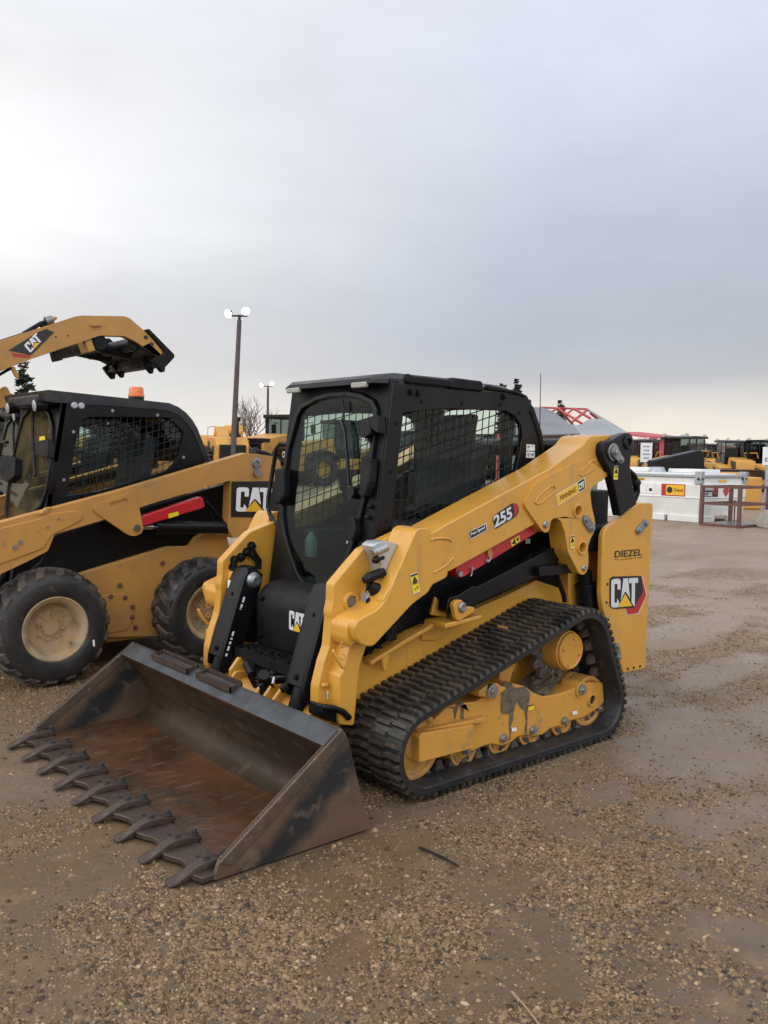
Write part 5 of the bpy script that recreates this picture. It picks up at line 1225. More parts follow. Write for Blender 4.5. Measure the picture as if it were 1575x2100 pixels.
plate(k, XF, -10.42, -9.90, .70, .93, 1); plate(k, XF, -9.89, -9.68, .70, .93, 0); plate(k, XF, -9.66, -9.44, .70, .93, 0); plate(k, XF+.003, -9.60, -9.50, .76, .84, 1)
write(k.mat(0), 'energy', (XF+.003, -10.36, .78), (XF+.003, -9.96, .78), (XF+.003, -10.36, .86), .02)
k.build('maker_decal', [Mt['white'], Mt['dark_decal']], TK)
k = MB(); plate(k, XF, -9.22, -8.52, .62+.04, .99-.01, 2); plate(k, XF+.003, -9.08, -8.545, .685, .955, 1); k.mat(0).lathe([(0, .006), (.085, .006)], (XF, -8.97, .82), X, 20); write(k.mat(3), 'Diesel', (XF+.006, -8.84, .78), (XF+.006, -8.58, .78), (XF+.006, -8.84, .87), .01); k.build('fuel_decal', [Mt['dark_decal'], Mt['orange_y'], Mt['red_decal'], Mt['dark_decal']], TK)
k = MB(); plate(k, XF-.05, -10.15, -9.78, 1.05, 1.11, 1); [plate(k, XF-.047, -10.12+i_*.055, -10.085+i_*.055, 1.062, 1.098, 0) for i_ in range(6)]; k.build('number_decal', [Mt['dark_decal'], Mt['orange_y']], TK)
def plateY(k, y, x0, x1, z0, z1, i): k.mat(i).poly([(x0, y, z0), (x1, y, z0), (x1, y, z1), (x0, y, z1)])
YF = TY1+.008
k = MB(); plateY(k, YF, -19.45, -20.20, .62+.04, .97, 1); write(k.mat(0), 'TRANS', (-19.49, YF+.003, .83), (-19.95, YF+.003, .83), (-19.49, YF+.003, .95), .02); write(k, 'CUBE', (-19.49, YF+.003, .68), (-19.90, YF+.003, .68), (-19.49, YF+.003, .79), .02)
k.mat(2).lathe([(.05, .003), (.10, .003)], (-20.07, YF, .82), Y, 20); k.build('name_decal', [Mt['white'], Mt['dark_decal'], Mt['red_decal']], TK)
k = MB(); k.mat(0).poly([(-20.45, YF, .82), (-20.62, YF, 1.02-.05), (-20.79, YF, .82), (-20.62, YF, .64)]); k.build('hazard_decal', Mt['red_decal'], TK)
k = MB(); k.mat(1).poly([(-21.0, YF, .87), (-21.5, YF, .87), (-21.5, YF, .97), (-21.0, YF, .97)]); k.build('small_decal', [Mt['orange_y'], Mt['dark_decal']], TK); k = MB(); plateY(k, YF-.04, -20.3, -20.7, 1.05, 1.11, 0); k.build('small_decal', [Mt['orange_y'], Mt['dark_decal']], TK)

RK = thing('steel_rack', 'open oxide red steel rack with a sheet floor beside the white tank', 'rack', (-19.3, -7.1, 0))
k = MB()
x0, x1, y0, y1 = -20.0, -18.57, -7.62, -6.64
for x in (x0, x1):
    for y in (y0, y1): k.box(x-.042, x+.042, y-.042, y+.042, .06, 1.0)
k.build('rack_post', Mt['rust_red'], RK, bevel=.004)
k = MB()
for z in (.0, .52, .94):
    for x in (x0, x1): k.box(x-.03, x+.03, y0-.03, y1+.03, z, z+.06)
    for y in (y0, y1): k.box(x0+.03, x1-.03, y-.03, y+.03, z+.003, z+.057)
k.build('rack_rail', Mt['rust_red'], RK, bevel=.004, keep=True)
k = MB(); k.box(x0+.03, x1-.03, y0+.03, y1-.03, .045, .062); k.build('rack_floor', Mt['steel'], RK)
k = MB(); k.cyl((-19.6, -7.3, .06), (-19.6, -7.3, .62), .02, seg=8); k.build('rack_pin', Mt['rust_red'], RK)
q = Vector([(-29.36,-11.272,0.0)][0]); q = Vector((-21.3, -6.9, 0))
q = Vector([(-23.171,-8.234,0.0)][0])
SG = thing('storage_sign', 'white FUEL STORAGE sign on a galvanised post at the right edge', 'sign', q)
rv = Vector((_r.x, _r.y, 0)); bv = -hx
k = MB()
for dx in (-.0, .17): k.cyl(q+rv*dx, q+rv*dx+Z*2.0, .055, seg=16)
k.build('sign_post', Mt['galv'], SG)
k = MB(); c0 = q+rv*.25+Z*1.78+bv*.08; k.obox(c0, rv*.44, Z*.26, bv*.012); sb = k.build('sign_board', Mt['white'], SG, bevel=.01)
k = MB(); o = bv*.015
write(k, 'FUEL', c0+o-rv*.22+Z*.04, c0+o+rv*.22+Z*.04, c0+o-rv*.22+Z*.16, .02); write(k, 'STORAGE', c0+o-rv*.38-Z*.16, c0+o+rv*.38-Z*.16, c0+o-rv*.38-Z*.04, .02); k.build('sign_text_decal', Mt['dark_decal'], sb)
q = Vector([(-19.523,-6.296,0.0)][0])
k = MB(); k.loft([[q+rv*a+hx*b+Z*h for a, b in ((-s_, -.25), (.5, -.25), (.5, .25), (-s_, .25))] for s_, h in ((.30, 0), (.30, .15), (.20, .30), (.13, .42))])
tag(k.build('concrete_block', Mt['concrete'], None, bevel=.02), 'pale concrete barrier block on the ground at the right edge', 'block')
# small white notice in front of the machines
def at(az_right, d, z=0.0):          # a place in the yard: metres to the right of the view axis at that distance
    p = Vector(cam.matrix_world.translation); return Vector((p.x, p.y, 0))+hx*d+rv*az_right+Z*z
q = at(10.87, 36)
NS = thing('notice_sign', 'small white notice on a thin post in front of a yellow dozer', 'sign', q)
k = MB(); k.cyl(q, q+Z*2.1, .03, seg=8); k.build('sign_post', Mt['galv'], NS)
k = MB(); k.obox(q+Z*1.95+bv*.05, rv*.24, Z*.40, bv*.01); sb = k.build('sign_board', Mt['white'], NS)
k = MB()
for j in range(4): k.obox(q+Z*(2.2-j*.16)+bv*.064, rv*(.15-.03*(j % 2)), Z*.03, bv*.002)
k.build('notice_decal', Mt['galv'], sb)

# ------------------------------------------------------------------ dozers
def build_dozer(label):
    r = thing('dozer', label, 'dozer', (0, 0, 0), 0, 'dozers parked across the far side of the yard')
    k = MB()
    for s in (1, -1):
        k.mir = s
        k.prism(hull([(1.3, .55, .5), (-1.5, .55, .5), (-.4, .95, .45)], 24), .75, 1.25)
    k.build('crawler_track', Mt['dozer_dark'], r, bevel=.03)
    k = MB(); k.prism([(-1.6, .7), (2.1, .7), (2.15, 1.35), (2.0, 1.75), (.4, 1.95), (.3, 1.5), (-1.6, 1.5)], -.55, .55); k.prism([(-.2, 1.15), (1.2, 1.12), (1.3, 1.35), (-.2, 1.6), (-1.5, 1.6), (-1.6, 1.2)], -1.2, 1.2); k.build('engine_hood', Mt['yellow_far'], r, bevel=.08, keep=True)
    k = MB()
    for x in (-1.5, -.55, .28):
        for y in (-.72, .66): k.box(x, x+.07, y, y+.07, 1.5, 2.85)
    k.prism([(-1.62, 2.86), (.52, 2.80), (.50, 2.90), (-.2, 2.98), (-1.62, 2.98)], -.84, .84); k.box(-1.5, .35, -.72, .72, 1.4, 1.75)
    cb = k.build('cab', Mt['black'], r, bevel=.03, keep=True)
    k = MB(); k.box(-1.46, .32, -.70, -.69, 1.75, 2.85); k.box(-1.46, .32, .69, .70, 1.75, 2.85); k.box(.31, .32, -.66, .66, 1.75, 2.85); k.build('cab_glass', Mt['glass_far'], cb, smooth=0)
    k = MB(); k.box(-1.2, -.7, -.3, .3, 1.75, 2.5); k.build('seat', Mt['seat'], cb, bevel=.08)
    k = MB(); k.prism([(-1.65, .9), (-1.65, 1.9), (-2.2, 1.8), (-2.3, 1.0)], -.6, .6); k.build('rear_tank', Mt['yellow_far'], r, bevel=.05)
    k = MB(); k.cyl((1.2, .35, 1.8), (1.2, .35, 2.6), .07, seg=10); k.build('exhaust_stack', Mt['black'], r)
    k = MB(); k.prism(curve([(2.75, .1), (2.55, .35), (2.5, .7), (2.6, 1.05), (2.72, 1.2)], 4)+[(2.66, 1.24), (2.44, .75), (2.52, .25), (2.65, .08)], -1.75, 1.75); bl = k.build('blade', Mt['rust_blade'], r)
    k = MB()
    for s in (1, -1): k.mir = s; k.bar((-.6, 1.35, .55), (2.55, 1.35, .5), .22, .28); k.bar((1.6, .4, 1.3), (2.5, .5, .95), .12, .12)
    k.build('push_arm', Mt['yellow_far'], r)
    k = MB()
    for y in (-.62, .62):
        k.cyl((.42, y, 3.02), (.55, y, 3.02), .09, seg=10); k.cyl((-1.55, y, 3.02), (-1.68, y, 3.02), .09, seg=10)
    k.build('work_light', Mt['lamp'], cb)
    k = MB(); k.tube([(-1.5, -.85, 1.9), (-1.5, -.95, 2.2), (-.4, -.95, 2.2), (-.4, -.85, 1.9)], .035, 6); k.tube([(-1.5, .85, 1.9), (-1.5, .95, 2.2), (-.4, .95, 2.2), (-.4, .85, 1.9)], .035, 6); k.build('hand_rail', Mt['yellow_far'], cb)
    k = MB(); k.prism(round_poly([(1.0, 1.75), (1.9, 1.65), (1.9, 1.2), (1.0, 1.2)], .08), -.565, .565); k.build('grille', Mt['dozer_dark'], r)
    k = MB()
    for x in (-1.1, -.6, -.1, .4, .9): k.cyl((x, .8, .35), (x, 1.27, .35), .17, seg=12); k.cyl((x, -.8, .35), (x, -1.27, .35), .17, seg=12)
    k.cyl((1.3, .8, .55), (1.3, 1.28, .55), .34, seg=16); k.cyl((1.3, -.8, .55), (1.3, -1.28, .55), .34, seg=16); k.cyl((-.4, .8, .95), (-.4, 1.28, .95), .30, seg=16); k.cyl((-.4, -.8, .95), (-.4, -1.28, .95), .30, seg=16)
    k.build('track_wheel', Mt['dozer_dark'], r, keep=True)
    return r
D0 = build_dozer('yellow dozer half hidden behind the tip of the tracked loader\'s black lever')
spots = [(15.94, 54, 70, None), (15.66, 46, 60, 'big dark cabbed dozer behind the leaning black bucket'), (23.13, 62, 110, 'small far dozer between the big cab and the pair on the right'),
         (21.1, 52, 100, 'yellow dozer with a tall black cab above the tank\'s far corner'), (25.44, 60, 95, 'dozer partly behind the white sign at the right edge'), (22.61, 50, 120, 'dozer cut off by the right edge behind the sign post')]
for i, (a, d, rz, lab) in enumerate(spots):
    o = D0 if i == 0 else copy_tree(D0)
    o.location = at(a, d); o.rotation_euler = (0, 0, YAW+math.radians(rz+75))
    if lab: o['label'] = lab
q = at(11.34, 33)
k = MB(); F = fr(q, rv, Z)
pts = [(-1.0, .40), (-1.05, 1.62), (.70, 2.05), (.80, 2.0), (1.1, .35)]
k.prism(pts, .0, -.9, F, holes=()); tag(k.build('loader_bucket', Mt['black'], None, bevel=.04), 'large black steel bucket leaning behind the white tank', 'bucket')
k = MB(); q = at(12.04, 30); k.obox(q+Z*.55, rv*.9, hx*.5, Z*.55); k.obox(q+Z*1.15-rv*.2, rv*.5, hx*.3, Z*.10)
tag(k.build('counterweight', Mt['yellow_far'], None, bevel=.05), 'low yellow steel counterweight on the ground behind the red rack', 'machine part')
k = MB(); q = at(12.16, 32); k.prism([(-1.35, .35), (1.35, .35), (1.35, 1.25), (-1.35, 1.25)], 0, .12, fr(q, rv, Z)); tag(k.build('scrap_blade', Mt['rust_blade'], None, bevel=.03), 'rusty flat dozer blade standing behind the tank', 'blade')

# red buildings and bare trees far behind
def hut(u0, u1, d, h, label):
    q = at((u0+u1)/2, d); w = abs(u1-u0)/2
    r = thing('red_building', label, 'building', q)
    k = MB(); k.obox(q+Z*h/2, rv*w, hx*6, Z*h/2); k.build('wall', Mt['red_wall'], r)
    k = MB(); k.loft([[q+rv*a+hx*b+Z*z for a, b, z in ((-w-.3, -6.4, h), (w+.3, -6.4, h), (w+.3, -6.4, h+.15), (-w-.3, -6.4, h+.15))], [q+rv*a+hx*b+Z*z for a, b, z in ((-w-.3, 6.4, h+.8), (w+.3, 6.4, h+.8), (w+.3, 6.4, h+.95), (-w-.3, 6.4, h+.95))]]); k.build('roof', Mt['red_wall'], r)
    k = MB(); k.obox(q+Z*h*.45-hx*6.02, rv*w*.98, hx*.02, Z*.12); k.build('wall_trim', Mt['galv'], r)
hut(22.62, 25.2, 80, 3.6, 'long red clad building behind the dozers')
hut(41.66, 46.01, 110, 3.0, 'low distant red building between two dozers')

# fabric shelter with its torn roof
q = at(8.49, 40)
SH = thing('fabric_shelter', 'large grey fabric shelter with a torn roof and bare red trusses', 'shelter', q)
def on(u, v_, d):           # a point of the shelter from its bearing, height and distance
    return at(u, d, v_)
SF = fr(at(9.46, 40, 3.8), rv, -hx*4-Z*1.2)
O, U, V, N = SF
if N.z < 0: N = -N
SF = (O, U, V, N)
RW = 0
ridge = [at(a_, 40, 3.80) for a_ in (5.66, 9.46)]
eave = [at(a_, 36, 2.60) for a_ in (4.69, 10.18)]
back = [at(a_, 46, 2.6) for a_ in (6.51, 12.88)]
def L3(p, q_, t): return p+(q_-p)*t
k = MB(); k.prism([(-3.432,-0.32),(-2.251,-0.271),(-2.02,0.019),(-1.833,0.538),(-1.59,2.043),(-1.384,3.643),(-1.393,4.295),(-4.125,4.754)], .05, .13, SF); k.build('roof_sheet', Mt['tarp2'], SH, keep=True, bevel=.03)
k = MB(); k.prism([(-1.398,2.624),(-1.2,2.735),(-0.949,2.494),(-0.599,1.802),(-0.335,1.532),(0.185,1.608),(0.043,0.58),(-0.126,-0.172),(-0.037,-0.325),(0.721,3.696),(0.691,4.112),(-1.458,4.386),(-1.398,3.613),(-1.526,2.76)], .0, .08, SF); k.build('roof_sheet', Mt['tarp'], SH, keep=True, bevel=.03)
k = MB(); k.prism([(-0.133,-0.081),(0.174,1.659),(-0.372,1.702),(-1.381,2.431)], -.5, -.45, SF); k.build('gable_sheet', Mt['tarp2'], SH, keep=True)
T3 = lambda pts, n=.1: [O+U*p[0]+V*p[1]+N*n for p in pts]
for pts, r_ in (([(-2.308,-0.321),(-0.113,-0.173)], .05), ([(-1.52,-0.258),(-0.96,2.511)], .06), ([(-1.53,-0.202),(-1.919,0.545)], .05), ([(-0.781,-0.173),(-1.419,1.145)], .045), ([(-0.736,-0.14),(-0.376,1.569)], .06), ([(-0.154,-0.043),(-1.371,2.383)], .06)):
    k = MB(); k.tube(T3(pts), r_, 6); k.build('truss', Mt['truss'], SH)
for u in (0, .33, .66, 1.0):
    k = MB(); k.tube([L3(eave[0], eave[1], u)-Z*2.6, L3(eave[0], eave[1], u)], .06, 6); k.build('truss', Mt['truss'], SH)
    k = MB(); k.tube([L3(back[0], back[1], u)-Z*2.6, L3(back[0], back[1], u), L3(ridge[0], ridge[1], u)-Z*.06], .06, 6); k.build('truss', Mt['truss'], SH)
k = MB(); k.obox((eave[0]+eave[1])/2-Z*1.35, (eave[1]-eave[0])/2, hx*.05, Z*1.22); k.build('wall_sheet', Mt['tarp2'], SH)
k = MB(); P = [L3(ridge[0], ridge[1], .0), L3(ridge[0], ridge[1], .5), L3(back[0], back[1], .5), back[0]]; k.add(P+[p-Z*.05 for p in P], [(0, 1, 2, 3), (4, 5, 6, 7)]); k.build('roof_sheet', Mt['tarp2'], SH, keep=True)

# ------------------------------------------------------------------ big machines behind the loaders
def big_wheel(k, c, R, w):
    k.lathe([(R*.52, -w/2), (R*.85, -w/2), (R*.97, -w*.35), (R, 0), (R*.97, w*.35), (R*.85, w/2), (R*.52, w/2)], c, Y, 28)
    for i in range(22):
        a = 2*math.pi*i/22; e = Vector((math.cos(a), 0, math.sin(a))); t = Vector((-math.sin(a), 0, math.cos(a)))
        for s in (1, -1): k.obox(Vector(c)+e*R*.985+Y*s*w*.24, e*R*.03, t*R*.055+Y*s*w*.05, Y*w*.2)
def build_wheel_loader(label):
    r = thing('wheel_loader', label, 'loader', (0, 0, 0), 0, 'large yellow machines behind the compact loaders')
    for x, y in ((1.5, 1.05), (1.5, -1.05), (-1.6, 1.05), (-1.6, -1.05)):
        k = MB(); k.lathe([(0, .0), (.2, .02), (.42, -.1), (.45, .1), (.0, .1)], (x, y, .8), Y*(1 if y > 0 else -1), 24); wh = k.build('wheel', Mt['yellow_far'], r, keep=True)
        k = MB(); big_wheel(k, (x, y, .8), .8, .6); k.build('tyre', Mt['tyre'], wh, keep=True)
    k = MB(); k.prism(round_poly([(-3.1, .9), (-3.1, 1.75), (-2.9, 2.05), (-.8, 2.35), (-.6, 1.2), (-.6, .7), (-2.9, .7)], .15), -.75, .75); k.build('engine_hood', Mt['yellow_far'], r, bevel=.06)
    k = MB(); k.box(-3.16, -3.10, -.66, .66, 1.0, 1.85); k.box(-3.13, -2.5, -.76, .76, 1.86, 2.06); g = k.build('grille', Mt['black'], r, bevel=.05, keep=True)
    k = MB(); k.lathe([(.10, .02), (.16, .02), (.16, 0)], (-3.16, 0, 1.5), -X, 20); k.build('grille_badge', Mt['white'], g)
    k = MB(); k.box(-.8, .75, -.85, .85, .8, 1.35); k.prism([(.6, .7), (2.1, .7), (2.2, 1.2), (1.5, 1.9), (.9, 1.7)], -.5, .5); k.build('frame', Mt['yellow_far'], r, bevel=.05, keep=True)
    k = MB()
    for x, y in ((-.75, -.72), (-.75, .66), (.6, -.72), (.6, .66)): k.box(x, x+.07, y, y+.07, 1.35, 3.1)
    k.box(-.85, .8, -.80, .80, 3.1, 3.28); k.box(-.75, .65, -.72, .72, 1.35, 1.8)
    cb = k.build('cab', Mt['black'], r, bevel=.04, keep=True)
    k = MB(); k.box(-.7, .62, -.70, -.69, 1.8, 3.1); k.box(-.7, .62, .69, .70, 1.8, 3.1); k.box(.61, .62, -.66, .66, 1.8, 3.1); k.build('cab_glass', Mt['glass_far'], cb, smooth=0)
    k = MB()
    for s in (1, -1):
        k.mir = s; k.tube([(.5, .80, 2.9), (.7, 1.15, 2.95)], .02, 6); k.tube([(.5, .80, 2.35), (.7, 1.15, 2.3)], .02, 6); k.tube([(.7, 1.15, 2.3), (.7, 1.15, 2.95)], .02, 6); k.box(.68, .74, 1.05, 1.30, 2.4, 2.85)
    k.build('mirror', Mt['black'], cb)
    k = MB()
    for s in (1, -1): k.mir = s; k.prism(round_poly([(.9, 1.6), (1.3, 1.95), (2.6, 1.1), (3.3, .45), (3.1, .3), (2.3, .8), (1.2, 1.4)], .1), .45, .62)
    k.build('lift_arm', Mt['yellow_far'], r, bevel=.03)
    k = MB()
    for s in (1, -1):
        for x in (-1.6, 1.5):
            k.mir = s; k.prism([(x+.95*math.cos(a), .8+.95*math.sin(a)) for a in np.linspace(.5, 2.6, 9)]+[(x+.9*math.cos(a), .8+.9*math.sin(a)) for a in np.linspace(2.6, .5, 9)], .75, 1.4)
    k.build('mudguard', Mt['black_rough'], r)
    k = MB(); k.prism([(3.2, .1), (3.3, 1.3), (3.42, 1.3), (3.4, .5), (4.3, .12), (4.3, .06)], -1.4, 1.4); k.build('bucket', Mt['rust_blade'], r)
    return r
def build_scraper(label):
    r = thing('scraper', label, 'scraper', (0, 0, 0), 0, 'large yellow machines behind the compact loaders')
    for x, y in ((2.6, 1.2), (2.6, -1.2), (-3.2, 1.2), (-3.2, -1.2)):
        k = MB(); k.lathe([(0, .0), (.3, .02), (.5, -.1), (.55, .1), (.0, .1)], (x, y, .95), Y*(1 if y > 0 else -1), 24); wh = k.build('wheel', Mt['yellow_far'], r, keep=True)
        k = MB(); big_wheel(k, (x, y, .95), .95, .7); k.build('tyre', Mt['tyre'], wh, keep=True)
    k = MB(); k.prism(round_poly([(1.2, .9), (4.2, .9), (4.3, 2.0), (3.9, 2.35), (1.2, 2.45)], .12), -.8, .8); k.build('engine_hood', Mt['yellow_far'], r, bevel=.06)
    k = MB(); k.box(4.27, 4.34, -.65, .65, 1.1, 2.0); k.build('grille', Mt['black'], r, bevel=.03)
    k = MB(); k.prism([(-5.0, .7), (-5.0, 1.9), (-3.6, 2.6), (.2, 2.5), (.9, 2.0), (.3, .6)], -1.5, 1.5); k.build('bowl', Mt['yellow_far'], r, bevel=.06)
    k = MB(); k.prism([(-.2, 2.3), (.6, 3.0), (1.4, 2.7), (2.2, 2.1), (2.2, 1.8), (1.3, 2.3), (.6, 2.6), (.1, 2.1)], -.3, .3); k.build('gooseneck', Mt['yellow_far'], r, bevel=.05)
    k = MB(); k.box(1.6, 2.3, -.82, .82, 1.75, 2.2); k.box(3.0, 3.7, -.82, .82, 1.5, 1.95); k.build('hood_vent', Mt['dozer_dark'], r, bevel=.03)
    k = MB(); k.prism([(.2, 1.0), (1.1, 1.0), (1.2, 2.75), (.9, 3.05), (.3, 3.05)], .2, 1.1); k.build('operator_cab', Mt['yellow_far'], r, bevel=.05)
    k = MB(); k.box(.35, .95, 1.10, 1.115, 1.9, 2.8); k.box(1.16, 1.20, .35, .95, 1.9, 2.6); k.build('cab_window', Mt['dozer_dark'], r)
    k = MB()
    for z in (1.0, 1.3, 1.6, 1.9): k.bar((1.3, 1.25, z), (1.75, 1.25, z), .05, .04)
    for x in (1.3, 1.75): k.bar((x, 1.25, .8), (x, 1.25, 2.3), .05, .04)
    k.build('ladder', Mt['yellow_far'], r, keep=True)
    k = MB(); k.cyl((2.6, .5, 2.3), (2.6, .5, 3.25), .10, seg=12); k.cyl((2.6, .5, 3.2), (2.6, .5, 3.42), .19, seg=14); k.build('exhaust_stack', Mt['black'], r)
    k = MB()
    for x in (-3.4, -2.5, -1.6): k.bar((x, 1.42, 2.5), (x+.25, 1.42, 3.25), .06, .06); k.bar((x, -1.42, 2.5), (x+.25, -1.42, 3.25), .06, .06)
    k.bar((-3.3, 1.42, 3.25), (-1.2, 1.42, 3.25), .06, .06); k.bar((-3.3, -1.42, 3.25), (-1.2, -1.42, 3.25), .06, .06)
    for x in (1.4, 3.7): k.bar((x, .78, 2.4), (x, .78, 2.9), .03, .03); k.bar((x, -.78, 2.4), (x, -.78, 2.9), .03, .03)
    for y in (.78, -.78): k.bar((1.4, y, 2.9), (3.7, y, 2.9), .03, .03)
    k.build('guard_rail', Mt['yellow_far'], r, keep=True)
    return r
SC = build_scraper('yellow scraper with a black exhaust stack and tilted guard rail behind the beacon loader')
SC.location = at(-8.88, 46); SC.rotation_euler = (0, 0, YAW-math.radians(160))
WL = build_wheel_loader('yellow wheel loader showing its black rear grille beside the tracked loader\'s cab')
big = [(-6.01, 52, -26, None), (-2.33, 46, -60, 'yellow wheel loader seen through the tracked loader\'s windscreen'), (1.94, 62, 50, 'yellow wheel loader seen through the front part of the tracked loader\'s side guard'), (7.85, 66, -50, 'yellow wheel loader seen through the rear part of the tracked loader\'s side guard'), (-16.89, 52, -75, 'yellow wheel loader seen through the beacon loader\'s side guard'), (-13.07, 52, 40, 'yellow wheel loader seen through the rear corner of the beacon loader\'s side guard'), (-21.76, 50, -60, 'yellow wheel loader seen past the loader at the left edge')]
for i, (a, d, hd, lab) in enumerate(big):
    o = WL if i == 0 else copy_tree(WL)
    o.location = at(a, d); o.rotation_euler = (0, 0, YAW+math.radians(hd)); o.scale = (1.2, 1.2, 1.2) if i == 0 else (1.05, 1.05, 1.05)
    if lab: o['label'] = lab

# ------------------------------------------------------------------ light poles
def light_pole(az, d, h, label, lean, heads, r=.15):
    q = at(az, d); root = thing('light_pole', label, 'lamp post', q, 0, 'floodlight poles over the yard')
    tip = q+Z*h+rv*lean
    k = MB(); k.cyl(q, tip, r, r*.72, seg=14); k.build('pole', Mt['pole'], root)
    k = MB(); k.cyl(tip, tip+Z*.25, r*.5, seg=8); k.bar(tip+Z*.2-rv*heads*1.0, tip+Z*.2+rv*heads*.7, .08, .08); k.build('cross_arm', Mt['dozer_dark'], root, keep=True)
    for s, dz in ((-1.0, .28), (.55, .42)):
        c = tip+rv*s*heads+Z*dz; n = (bv*.7-Z*.45+rv*(.3 if s > 0 else -.3)).normalized()
        k = MB(); u = n.cross(Z).normalized(); v = u.cross(n)
        k.loft([[c+u*a*w+v*b*w-n*t for a, b in ((-1, -1), (1, -1), (1, 1), (-1, 1))] for w, t in ((.13, .0), (.13, .12), (.07, .28))]); fl = k.build('floodlight', Mt['dozer_dark'], root)
        k = MB(); k.lathe([(0, .05), (.10, .042), (.17, .02), (.20, -.015), (.16, -.05), (.0, -.05)], c, n, 24); k.build('lamp_glass', Mt['floodlight'], fl)
light_pole(-7.47, 42, 8.0, 'tall dark leaning pole with two lit floodlights', .32, .55)
light_pole(-10.65, 78, 7.5, 'far thin pole with two lit floodlights behind the bare tree', .0, .6, .14)

# ------------------------------------------------------------------ trees
def bare_tree(q, h, label, seed, spread=1.0):
    rr = random.Random(seed)
    root = thing('bare_tree', label, 'tree', q)
    tk, cr = MB(), MB()
    def grow(p, d, L, r, depth):
        pts = [p]; dd = d.copy()
        for i in range(4):
            dd = (dd+Vector((rr.uniform(-.16, .16), rr.uniform(-.16, .16), rr.uniform(-.02, .14)))).normalized()
            pts.append(pts[-1]+dd*L/4)
        (tk if depth == 0 else cr).tube(pts, r, 5, r*.6)
        if depth < 5:
            n = (4, 4, 3, 3, 3)[depth]
            for i in range(n):
                a = pts[2+(i % 3)] if depth else pts[-1-(i % 2)]
                ax = Vector((rr.uniform(-1, 1), rr.uniform(-1, 1), rr.uniform(-.1, .5))).normalized()
                nd = (dd*.75+ax*.65*spread).normalized(); nd.z = max(nd.z, .08)
                grow(a, nd.normalized(), L*rr.uniform(.6, .8), max(.010, r*.55), depth+1)
    grow(q, Vector((0, 0, 1)), h*.27, h*.013, 0)
    tk.build('trunk', Mt['bark'], root, keep=True); cr.build('crown', Mt['bark'], root, keep=True)
    return root
bare_tree(at(-9.38, 60), 8.2, 'bare spreading tree between the two floodlight poles', 5)
for i, (u, d, h, lab) in enumerate(((36.96, 118, 6.2, 'bare tree above the long red building'), (40.56, 122, 5.6, 'bare tree at the left side behind the big dozer cab'), (41.52, 120, 5.8, 'bare tree at the right side behind the big dozer cab'), (50.56, 130, 4.2, 'low bare tree above the low red building'))):
    bare_tree(at(u, d), h, lab, 20+i)
def spruce(q, h, w, label, seed):
    rr = np.random.default_rng(seed); root = thing('spruce_tree', label, 'tree', q)
    k = MB(); k.cyl(q, q+Z*h, h*.018, h*.003, seg=8); k.build('trunk', Mt['bark'], root)
    vs, fs = [], []
    lev = int(h*6.5)
    for i in range(lev):
        t = (i+rr.uniform(0, .8))/lev; z = h*(.06+.93*t); R = w*(1-t)**1.0*rr.uniform(.7, 1.1)+.05
        nb = max(4, int(9*(1-t)+4))
        for b in range(nb):
            a = rr.uniform(0, 6.283); L = R*rr.uniform(.45, 1.15); m = max(3, int(L/.13)); zb = z+rr.uniform(-.26, .26)
            e = np.array([math.cos(a), math.sin(a), 0]); tt = np.array([-e[1], e[0], 0])
            for j in range(m):
                s = (j+.4)/m; c = np.array(q)+e*L*s+np.array([0, 0, zb-L*.42*s+.22*L*s*s])
                for g in range(3):
                    wd = .16*(1.25-s)*rr.uniform(.7, 1.3); o = tt*rr.uniform(-.20, .20)*(1.2-s); dz = rr.uniform(-.22, .12)
                    n0 = len(vs); ln = .26*rr.uniform(.6, 1.2)
                    vs += [tuple(c+o-tt*wd*.5), tuple(c+o+tt*wd*.5), tuple(c+o+e*ln+tt*rr.uniform(-.1, .1)+np.array([0, 0, dz])), tuple(c+o+e*ln*.3+np.array([0, 0, -.14*rr.uniform(.4, 1)]))]
                    fs += [(n0, n0+1, n0+2), (n0, n0+2, n0+3)]
    k = MB(); k.add(vs, fs); k.build('crown', Mt['needles'], root, keep=True, smooth=0)
spruce(at(-16.71, 40), 5.45, 2.6, 'dark spruce poking above the beacon loader\'s cab roof', 1)
spruce(at(12.52, 62), 5.75, 1.7, 'spruce behind the torn shelter\'s red trusses', 2)
spruce(at(9.07, 60), 7.05, 1.2, 'spruce tip behind the tracked loader\'s roof, the taller of a close pair', 3)
spruce(at(8.59, 64), 7.15, 1.0, 'spruce tip behind the tracked loader\'s roof, the smaller of a close pair', 4)

